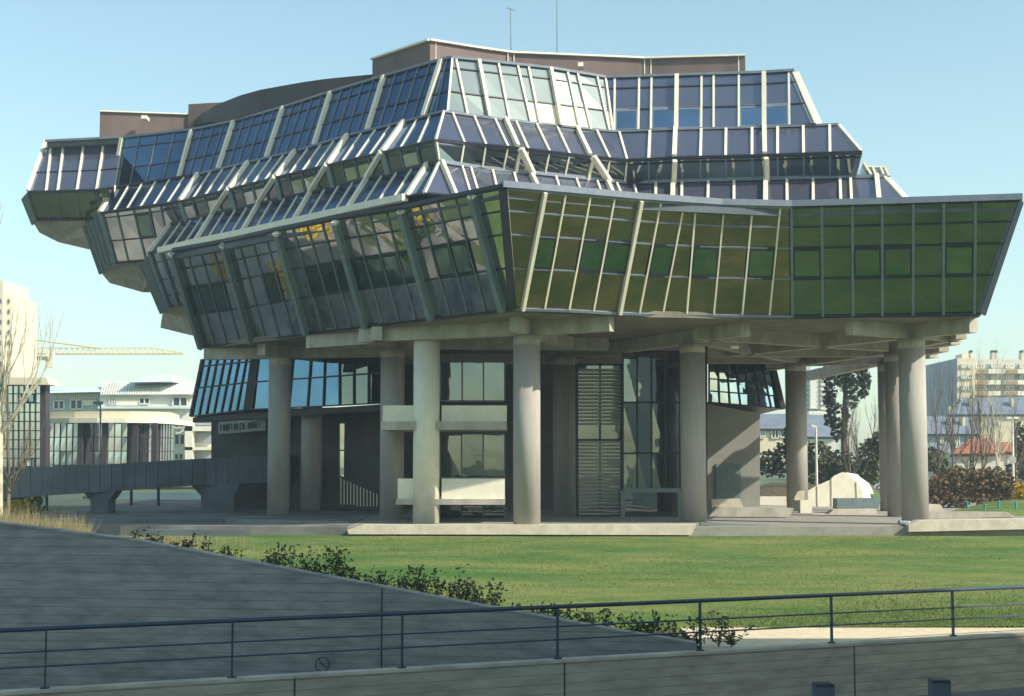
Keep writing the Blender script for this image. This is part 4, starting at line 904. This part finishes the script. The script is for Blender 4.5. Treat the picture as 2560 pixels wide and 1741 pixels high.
# lamp post, fence and low wall seen under the bridge
t = thing('street_lamp', 'slim dark lamp post in front of the glass rotunda', 'lamp', at(252, 1180, 92)); mb = MB(); mb.tube(at(251, 1300, 92), at(251, 1010, 92), .07, .05); mb.build('pole', 'grey_metal', t); mb = MB(); a = at(248, 1008, 92); mb.box(a.x - .35, a.x + .2, 91.8, 92.2, a.z - .1, a.z + .1); mb.build('lamp_head', 'grey_metal', t)
t = thing('boundary_wall', 'cream boundary wall with pale fence seen under the footbridge', 'wall', at(200, 1262, 96))
pbox(t, 'wall', 'cream_wall', -60, 1248, 500, 1266, 96, .4); pbox(t, 'fence_panel', 'white_wall', -60, 1225, 95, 1250, 96.3, .1); pbox(t, 'fence_panel', 'pale_roof', 290, 1232, 500, 1252, 96.3, .1); pbox(t, 'fence_panel', 'cream_wall', 120, 1222, 205, 1250, 96.3, .1)
for u in (117, 328, 396): mb = MB(); mb.tube(at(u, 1290 if u < 300 else 1270, 84), at(u, 1215, 84), .09); tag(mb.build('steel_post', 'dark_metal'), {117: 'thin dark post under the left end of the footbridge', 328: 'thin dark post between the two footbridge piers', 396: 'shorter thin dark post beside the right footbridge pier'}[u], 'post')
mb = MB(); q_ = [at(-80, 1272, 92), at(520, 1262, 92), at(520, 1276, 80), at(-80, 1286, 80)]; mb.poly(q_); struct(mb, 'grass_verge', 'lawn')
# ================================================================ BACKGROUND RIGHT
t = building('apartment_block', 'beige apartment block with ochre balconies and a blank side wall coloured blue-grey for shade', 2450, 1150, 210)
P = [at(2309, 915, 216), at(2393, 896, 200), at(2393, 1170, 200), at(2309, 1170, 216)]; mb = MB(); mb.hexa(P, [p + V((3, 6, 0)) for p in P]); mb.build('side_wall', 'wall_grey_and_shade', t)  # the shade on this side is put into its blue-grey colour
pbox(t, 'wall', 'cream_wall', 2393, 896, 2438, 1170, 200, 14); pbox(t, 'wall', 'beige_wall', 2438, 899, 2640, 1170, 203, 12)
pbox(t, 'roof_house', 'cream_wall', 2405, 885, 2422, 897, 202, 3)
for u in (2430, 2484, 2492, 2557): 
    o = pbox(t, 'chimney', 'beige_wall', u - 3, 882, u + 3, 900, 204, 1.2); pbox(t, 'chimney_cowl', 'dark_metal', u - 3.2, 876, u + 2, 882, 204, 1, o)
for r_ in range(4):
    v = 910 + r_ * 27.5
    for u in (2404, 2421): win(t, u, v, u + 11, v + 9, 199.9, 'concrete_white', 'concrete_white' if r_ < 1 or (r_ == 1 and u < 2410) else 'window_dark')
    pbox(t, 'loggia', 'wall_grey_and_shade', 2440, v + 1, 2500, v + 13, 202.8, .3); pbox(t, 'loggia', 'wall_grey_and_shade', 2514, v + 1, 2640, v + 13, 202.8, .3)
    for (a, b) in ((2441, 2460), (2480, 2496), (2516, 2534), (2551, 2566)): win(t, a, v + 1, b, v + 10, 202.6, 'concrete_white', 'window_dark', 3)
    for (a, b) in ((2441, 2502), (2514, 2640)):
        o = pbox(t, 'balcony', 'concrete_white', a, v + 13, b, v + 24, 201, 2); pbox(t, 'balcony_panel', 'ochre', a + 4, v + 13.5, a + 31, v + 23, 200.8, .2, o)
# slate roofed houses
def house(name, label, D, wall, roof, wm, rm, wins=(), chims=()):
    t = building(name, label, wall[0], wall[3], D); pbox(t, 'wall', wm, *wall, D, 8)
    P = [at(u, v, D - .5 if k < 2 else D + 4) for k, (u, v) in enumerate(roof)]; mb = MB(); mb.hexa(P, [p + V((0, .6, -.3)) for p in P])
    mb.poly([P[3], P[2], P[2] + V((0, 4, -3)), P[3] + V((0, 4, -3))]); mb.build('roof', rm, t)
    for w_ in wins: win(t, *w_, D)
    for (u, v0, v1) in chims: pbox(t, 'chimney', 'cream_wall', u - 3, v0, u + 3, v1, D + 1.5, 1)
    return t
house('slate_house', 'large slate-roofed house in front of the beige apartment block', 165, (2395, 1035, 2640, 1150), [(2370, 1036), (2640, 1036), (2640, 990), (2412, 996)], 'cream_wall', 'slate', [(2430, 1052, 2440, 1070), (2465, 1054, 2476, 1068), (2484, 1053, 2496, 1070), (2540, 1054, 2552, 1070)], [(2376, 1016, 1040), (2429, 997, 1018), (2532, 997, 1020)])
house('slate_house', 'low slate-roofed grey house right of the near column', 140, (2314, 1084, 2450, 1180), [(2306, 1085), (2452, 1085), (2440, 1045), (2310, 1040)], 'wall_grey_and_shade', 'slate', [(2387, 1090, 2398, 1118), (2420, 1088, 2436, 1100), (2352, 1090, 2363, 1108)], [(2376, 1046, 1120), (2410, 1044, 1080)])
t = house('tiled_house', 'small house with red tiled hip roof behind the hedges', 118, (2384, 1132, 2500, 1196), [(2378, 1135), (2512, 1133), (2478, 1096), (2420, 1098)], 'beige_wall', 'red_tile', [(2423, 1150, 2437, 1180)])
house('tiled_house', 'second red-tiled roof partly behind the bare trees at the right edge', 124, (2480, 1128, 2600, 1190), [(2470, 1130), (2620, 1130), (2590, 1108), (2490, 1104)], 'beige_wall', 'red_tile', [(2520, 1140, 2530, 1160)])
# high-rise seen between the columns
t = building('tower_block', 'slim white and blue high-rise seen between the far columns', 2030, 1050, 380)
pbox(t, 'wall', 'tower_grey', 2008, 915, 2026, 1042, 380, 12); pbox(t, 'wall', 'concrete_white', 2026, 930, 2046, 1022, 378, 12); pbox(t, 'wall', 'tower_grey', 2046, 920, 2075, 1042, 379, 12)
for r_ in range(10): pbox(t, 'balcony', 'concrete_white', 2052, 922 + r_ * 12, 2073, 928 + r_ * 12, 377.5, 1.5); pbox(t, 'window_band', 'window_dark', 2009, 926 + r_ * 12, 2025, 932 + r_ * 12, 379.8, .3)
pbox(t, 'podium', 'concrete_white', 2022, 1028, 2060, 1037, 377, 4)
house('slate_house', 'dark slate-roofed house seen between the core and the far column', 130, (1896, 1070, 1980, 1160), [(1890, 1072), (1985, 1072), (1985, 1035), (1900, 1035)], 'cream_wall', 'slate', [(1902, 1072, 1912, 1096), (1930, 1072, 1946, 1096), (1952, 1074, 1966, 1094)])
house('slate_house', 'grey-roofed house behind the street lamp', 150, (1975, 1090, 2090, 1170), [(1965, 1092), (2095, 1092), (2085, 1038), (1975, 1036)], 'white_wall', 'slate', [(2012, 1100, 2026, 1112)])
# trees right
leafy('cedar_tree', 'tall dark evergreen tree with drooping foliage between the far columns', 'tree', 2110, 1235, 110,
      [(2100, 925, 50, 16), (2140, 935, 38, 22), (2085, 950, 30, 22), (2160, 955, 20, 26), (2075, 985, 22, 18), (2120, 965, 30, 20), (2158, 985, 14, 12), (2085, 1020, 20, 18), (2130, 1000, 18, 22), (2075, 1050, 16, 20), (2095, 1075, 22, 30), (2100, 890, 45, 22), (2140, 880, 30, 20), (2070, 1000, 14, 12), (2115, 1040, 10, 22)],
      'leaf_dark', .17, 120, 21, trunk=[(2112, 1240, 9), (2110, 1080, 8), (2114, 980, 6), (2116, 900, 4)])
for i, (u, v, D, h, lb) in enumerate([(2128, 1240, 92, 210, 'slim bare tree just right of the cedar trunk'), (2150, 1240, 96, 160, 'low bare tree left of the second far column'), (2180, 1240, 104, 200, 'bare tree with fine twigs behind the far columns'), (2350, 1240, 90, 260, 'tall bare tree in front of the apartment block side wall'), (2385, 1240, 95, 260, 'bare tree before the slate house'),
                                      (2460, 1240, 88, 250, 'tall bare tree in front of the red roof'), (2500, 1240, 86, 290, 'tallest bare tree, pale twigs over the apartment balconies'), (2545, 1240, 92, 200, 'bare tree behind the twin street lamp'), (2425, 1240, 100, 240, 'bare tree left of the red tiled roof')]):
    bare_tree(u, v, D, h, lb, 60 + i, 'twig' if i not in (6,) else 'bark_pale', 'bare trees behind the plaza', .26, .4, r=.07 + .02 * (i % 3))
for i, a in enumerate([
    ('olive green bush bank left of the white shell', 2010, 1215, 98, [(2000, 1150, 40, 40), (2040, 1140, 40, 36), (2070, 1175, 40, 34), (2030, 1190, 60, 22)], 'leaf_olive'),
    ('dark bushes behind the white shell', 2100, 1215, 100, [(2085, 1165, 34, 40), (2120, 1170, 30, 40), (2100, 1200, 50, 24)], 'leaf_dark'),
    ('fresh green shrub mass behind the far columns', 2180, 1215, 96, [(2175, 1140, 30, 44), (2195, 1120, 20, 40), (2170, 1190, 40, 26)], 'leaf_mid'),
    ('dark evergreen hedge between core and far column', 1935, 1200, 100, [(1920, 1160, 30, 34), (1955, 1150, 26, 44), (1975, 1110, 18, 60)], 'leaf_dark'),
    ('dark green trees at the right edge behind the lamp', 2560, 1215, 110, [(2556, 1090, 26, 40), (2570, 1150, 36, 50), (2540, 1180, 30, 30)], 'leaf_dark'),
    ('grey green undergrowth behind the reddish hedge', 2340, 1215, 98, [(2330, 1150, 40, 34), (2380, 1185, 40, 24), (2440, 1190, 50, 20)], 'leaf_olive')]):
    leafy('bush', a[0], 'bush', a[1], a[2] + 30, a[3], a[4], a[5], .15, 150, 200 + i, group=None)
leafy('hedge', 'left reddish brown hedge bush beside the near column', 'hedge', 2370, 1270, 80, [(2350, 1215, 32, 34), (2385, 1205, 36, 34), (2420, 1215, 26, 34), (2340, 1245, 34, 24), (2390, 1245, 44, 26)], 'leaf_red', .10, 260, 31)
leafy('hedge', 'right reddish brown hedge bush next to the yellow bush', 'hedge', 2480, 1260, 80, [(2450, 1205, 30, 32), (2485, 1200, 34, 34), (2515, 1212, 24, 32), (2450, 1240, 30, 24), (2500, 1240, 36, 24)], 'leaf_red', .10, 260, 32)
leafy('forsythia', 'bright yellow flowering bush at the right edge', 'bush', 2555, 1262, 78, [(2555, 1225, 22, 22), (2570, 1240, 26, 22), (2548, 1250, 14, 12)], 'leaf_yellow', .12, 130, 33)
# mounds
def mound(name, pts_u, D, depth, m_, seed):
    mb = MB(); n = len(pts_u); rows = 8; i0 = 0
    for r_ in range(rows + 1):
        f = r_ / rows; k = math.cos((1 - f) * math.pi / 2)
        for (u, vt, vb) in pts_u: p = at(u, vb + (vt - vb) * math.sin(f * math.pi / 2), D + depth * (1 - math.cos(f * math.pi / 2))); mb.v.append(p)
    for r_ in range(rows):
        for c_ in range(n - 1): mb.f.append([r_ * n + c_, r_ * n + c_ + 1, (r_ + 1) * n + c_ + 1, (r_ + 1) * n + c_])
    return mb.build(name, m_, smooth=True)
tag(mound('grass_mound', [(2340, 1283, 1285), (2380, 1277, 1287), (2430, 1265, 1288), (2480, 1254, 1289), (2540, 1250, 1290), (2600, 1249, 1292), (2700, 1250, 1294)], 68, 9, 'lawn', 1), kind='structure')
tag(mound('earth_bank', [(1896, 1215, 1245), (1930, 1206, 1245), (1990, 1208, 1245), (2060, 1212, 1245), (2110, 1218, 1245), (2300, 1225, 1250)], 92, 6, 'soil', 1), kind='structure')
# teal stakes
for i, (u, v) in enumerate([(2418, 1262), (2462, 1268), (2497, 1260), (2540, 1263)]):
    D = 67.6; a, b = at(u, v + 11, D), at(u, v - 5, D); mb = MB(); mb.tube(a, b, .05, .05, 8); mb.tube(b, b + V((0, 0, .06)), .08, .03, 8)
    tag(mb.build('marker_post', 'teal'), ['leftmost short teal post on the green mound', 'second short teal post from the left on the mound', 'third short teal post from the left, highest on the mound', 'rightmost short teal post on the mound'][i], 'post', 'teal posts on the mound')
# white concrete shell sculpture
t = thing('concrete_shell', 'white curved concrete shell with a grassy back on the far plaza', 'sculpture', at(2080, 1270, 82))
sil = [(2003, 1271), (2014, 1230), (2045, 1213), (2075, 1200), (2085, 1190), (2105, 1181), (2116, 1182), (2122, 1190), (2145, 1205), (2155, 1225), (2160, 1246), (2160, 1274)]
P = [at(u, v, 82) for u, v in sil]; Q = [at(u + 8, min(v + 6, 1274), 82) + V((1.2, 3, 0)) for u, v in sil]
mb = MB(); mb.hexa(P, Q); mb.build('shell', 'concrete_white', t)
sil2 = [(2108, 1180), (2118, 1180), (2150, 1204), (2170, 1228), (2185, 1246), (2150, 1246)]
P = [at(u, v, 84) for u, v in sil2]; mb = MB(); mb.hexa(P, [p + V((1.5, 3, -.3)) for p in P]); mb.build('grass_back', 'leaf_mid', t)
for (u0, v0, u1, v1) in ((2078, 1196, 2079, 1270), (2140, 1206, 2142, 1246), (2043, 1216, 2044, 1270)): mb = MB(); mb.beam(at(u0, v0, 81.98), at(u1, v1, 81.98), .05, .03, (0, -1, 0)); mb.build('panel_joint', 'concrete', t)
mb = MB(); mb.tube(at(2011, 1259, 81.9), at(2011, 1259, 81.9) + V((0, .2, 0)), .1, .1, 14); mb.tube(at(2023, 1266, 81.9), at(2023, 1266, 81.9) + V((0, .2, 0)), .05, .05, 14); mb.build('round_opening', 'dark_metal', t)
t = thing('spotlight', 'white dome-shaped plinth leaning against the far round column', 'plinth', at(2000, 1290, 72)); mb = MB()
P = [at(u, v, 72) for u, v in ((1985, 1251), (1987, 1241), (1993, 1232), (2003, 1227), (2012, 1228), (2012, 1251))]; mb.hexa(P, [p + V((0, .5, 0)) for p in P]); mb.build('dome', 'stone_ledge', t)
P = [at(u, v, 72) for u, v in ((2001, 1290), (2030, 1290), (2030, 1251), (2001, 1251))]; mb = MB(); mb.hexa(P, [p + V((0, .5, 0)) for p in P]); mb.build('base', 'concrete_white', t)
for i, (u, v, D) in enumerate(((1745, 1326, 57.4), (2022, 1324, 58.5), (2258, 1310, 57.6))):
    t = thing('floodlight', ['small ground floodlight at the right end of the long ledge', 'small ground floodlight on the plaza between the ledges', 'small ground floodlight at the foot of the near right column'][i], 'lamp', at(u, v + 8, D), 'ground floodlights'); a = at(u, v, D)
    mb = MB(); mb.box(a.x - .05, a.x + .05, a.y, a.y + .1, a.z - .25, a.z); mb.build('bracket', 'dark_metal', t)
    mb = MB(); mb.tube(a + V((-.18, -.02, .05)), a + V((.2, .06, .0)), .1, .13, 12); mb.build('lamp_head', 'grey_metal', t)
    mb = MB(); mb.tube(a + V((.2, .06, 0)), a + V((.24, .07, -.01)), .12, .12, 12); mb.build('lens', 'lamp_white', t)
# street lamps right
t = thing('street_lamp', 'double-headed street lamp in front of the houses at the right edge', 'lamp', at(2534, 1240, 88)); mb = MB(); mb.tube(at(2534, 1250, 88), at(2531, 1046, 88), .09, .06); mb.build('pole', 'lamp_white', t)
for s_ in (-1, 1): a = at(2531 + s_ * 9, 1045, 88); mb = MB(); mb.beam(a - V((.16, 0, 0)), a + V((.16, 0, 0)), .2, .12); mb.build('lamp_head', 'lamp_white', t)
mb = MB(); mb.tube(at(2531, 1150, 87.8), at(2531, 1150, 87.6), .24, .24, 16); mb.build('round_sign', 'lamp_white', t)
t = thing('street_lamp', 'single-arm white street lamp seen right of the far column', 'lamp', at(2042, 1180, 90)); mb = MB(); mb.tube(at(2042, 1215, 90), at(2040, 1068, 90), .08, .06); mb.build('pole', 'lamp_white', t)
mb = MB(); mb.beam(at(2042, 1069, 90), at(2028, 1064, 90), .25, .14); mb.build('lamp_head', 'lamp_white', t)
# parked cars
def car(u, v, D, label, m_, L=4.2):
    a = at(u, v, D); t = thing('parked_car', label, 'car', a, 'cars parked behind the shell'); x, y, z = a; mb = MB()
    prof = [(-.5, .25), (-.48, .62), (-.30, .78), (-.16, 1.32), (.18, 1.38), (.33, .92), (.49, .78), (.5, .28)]
    mb.hexa([(x + p * L, y, z + q) for p, q in prof], [(x + p * L, y + 1.65, z + q) for p, q in prof]); o = mb.build('body', m_, t)
    mb = MB(); w_ = [(-.27, .84), (-.15, 1.26), (.16, 1.31), (.29, .92)]; mb.hexa([(x + p * L, y - .01, z + q) for p, q in w_], [(x + p * L, y + 1.66, z + q) for p, q in w_]); mb.build('windows', 'window_dark', t)
    for s_ in (-.31, .31):
        mb = MB(); mb.tube((x + s_ * L, y - .03, z + .3), (x + s_ * L, y + .15, z + .3), .3, .3, 16); wh = mb.build('wheel', 'rubber', t); mb = MB(); mb.tube((x + s_ * L, y - .05, z + .3), (x + s_ * L, y, z + .3), .17, .17, 12); mb.build('rim', 'car_silver', wh)
    return t
car(2165, 1228, 139, 'pale blue-white car parked behind the white shell', 'car_silver'); car(2208, 1228, 143, 'dark blue car parked between the far columns', 'car_blue')
# standing person
def person(u, v, D, label):
    b0 = at(u, v, D); t = thing('person', label, 'person', b0)
    vts = [(0, 0, .95), (0, 0, 1.15), (0, 0, 1.38), (0, 0, 1.50), (0, -.02, 1.62), (0, 0, 1.72), (.11, 0, .88), (.12, .02, .48), (.12, 0, .06), (.12, -.12, .03), (-.11, 0, .88), (-.12, .02, .48), (-.12, 0, .06), (-.12, -.12, .03), (.2, 0, 1.40), (.26, 0, 1.12), (.26, -.08, .86), (.27, -.1, .78), (-.2, 0, 1.40), (-.26, 0, 1.12), (-.26, -.08, .86), (-.27, -.1, .78)]
    ed = [(0, 1), (1, 2), (2, 3), (3, 4), (4, 5), (0, 6), (6, 7), (7, 8), (8, 9), (0, 10), (10, 11), (11, 12), (12, 13), (2, 14), (14, 15), (15, 16), (16, 17), (2, 18), (18, 19), (19, 20), (20, 21)]
    rd = [.15, .13, .15, .06, .09, .07, .09, .06, .04, .03, .09, .06, .04, .03, .06, .045, .035, .03, .06, .045, .035, .03]
    me = bpy.data.meshes.new('body'); me.from_pydata(vts, ed, []); me.update(); o = bpy.data.objects.new('body', me); COL.objects.link(o); o.parent = t
    md = o.modifiers.new('skin', 'SKIN'); me.materials.append(MATS['red_cloth'])
    for i, sv in enumerate(me.skin_vertices[0].data): sv.radius = (rd[i], rd[i]); sv.use_root = (i == 0)
    o.modifiers.new('sub', 'SUBSURF').levels = 1; o.modifiers['sub'].render_levels = 1
    mb = MB(); p = b0
    for s_ in (-1, 1): mb.tube(p + V((s_ * .12, 0, .08)), p + V((s_ * .10, .01, .93)), .075, .12, 12)
    mb.build('trousers', 'dark_cloth', t)
    mb = MB(); mb.tube(p + V((0, .02, 1.66)), p + V((0, .02, 1.76)), .10, .06, 12); mb.build('hair', 'dark_cloth', t)
person(2192, 1228, 140, 'small figure in a red top standing beside the parked cars')
print('verts', sum(len(o.data.vertices) for o in bpy.data.objects if o.type == 'MESH'))

hz = MB(); hz.box(-420, 420, -95, 640, -4.4, 62)  # even haze, also standing in for the milky veil of a window pane
m_, t_, b_ = nodes('haze'); t_.nodes.remove(b_)
pv = t_.nodes.new('ShaderNodeVolumePrincipled'); pv.inputs['Color'].default_value = (.80, .92, 1.0, 1); pv.inputs['Density'].default_value = .0010; pv.inputs['Anisotropy'].default_value = .1
t_.links.new(pv.outputs[0], t_.nodes['Material Output'].inputs['Volume']); MATS['haze'] = m_
tag(hz.build('haze', 'haze'), kind='stuff', label='thin pale blue haze, also standing in for the veil of a window pane', cat='haze')
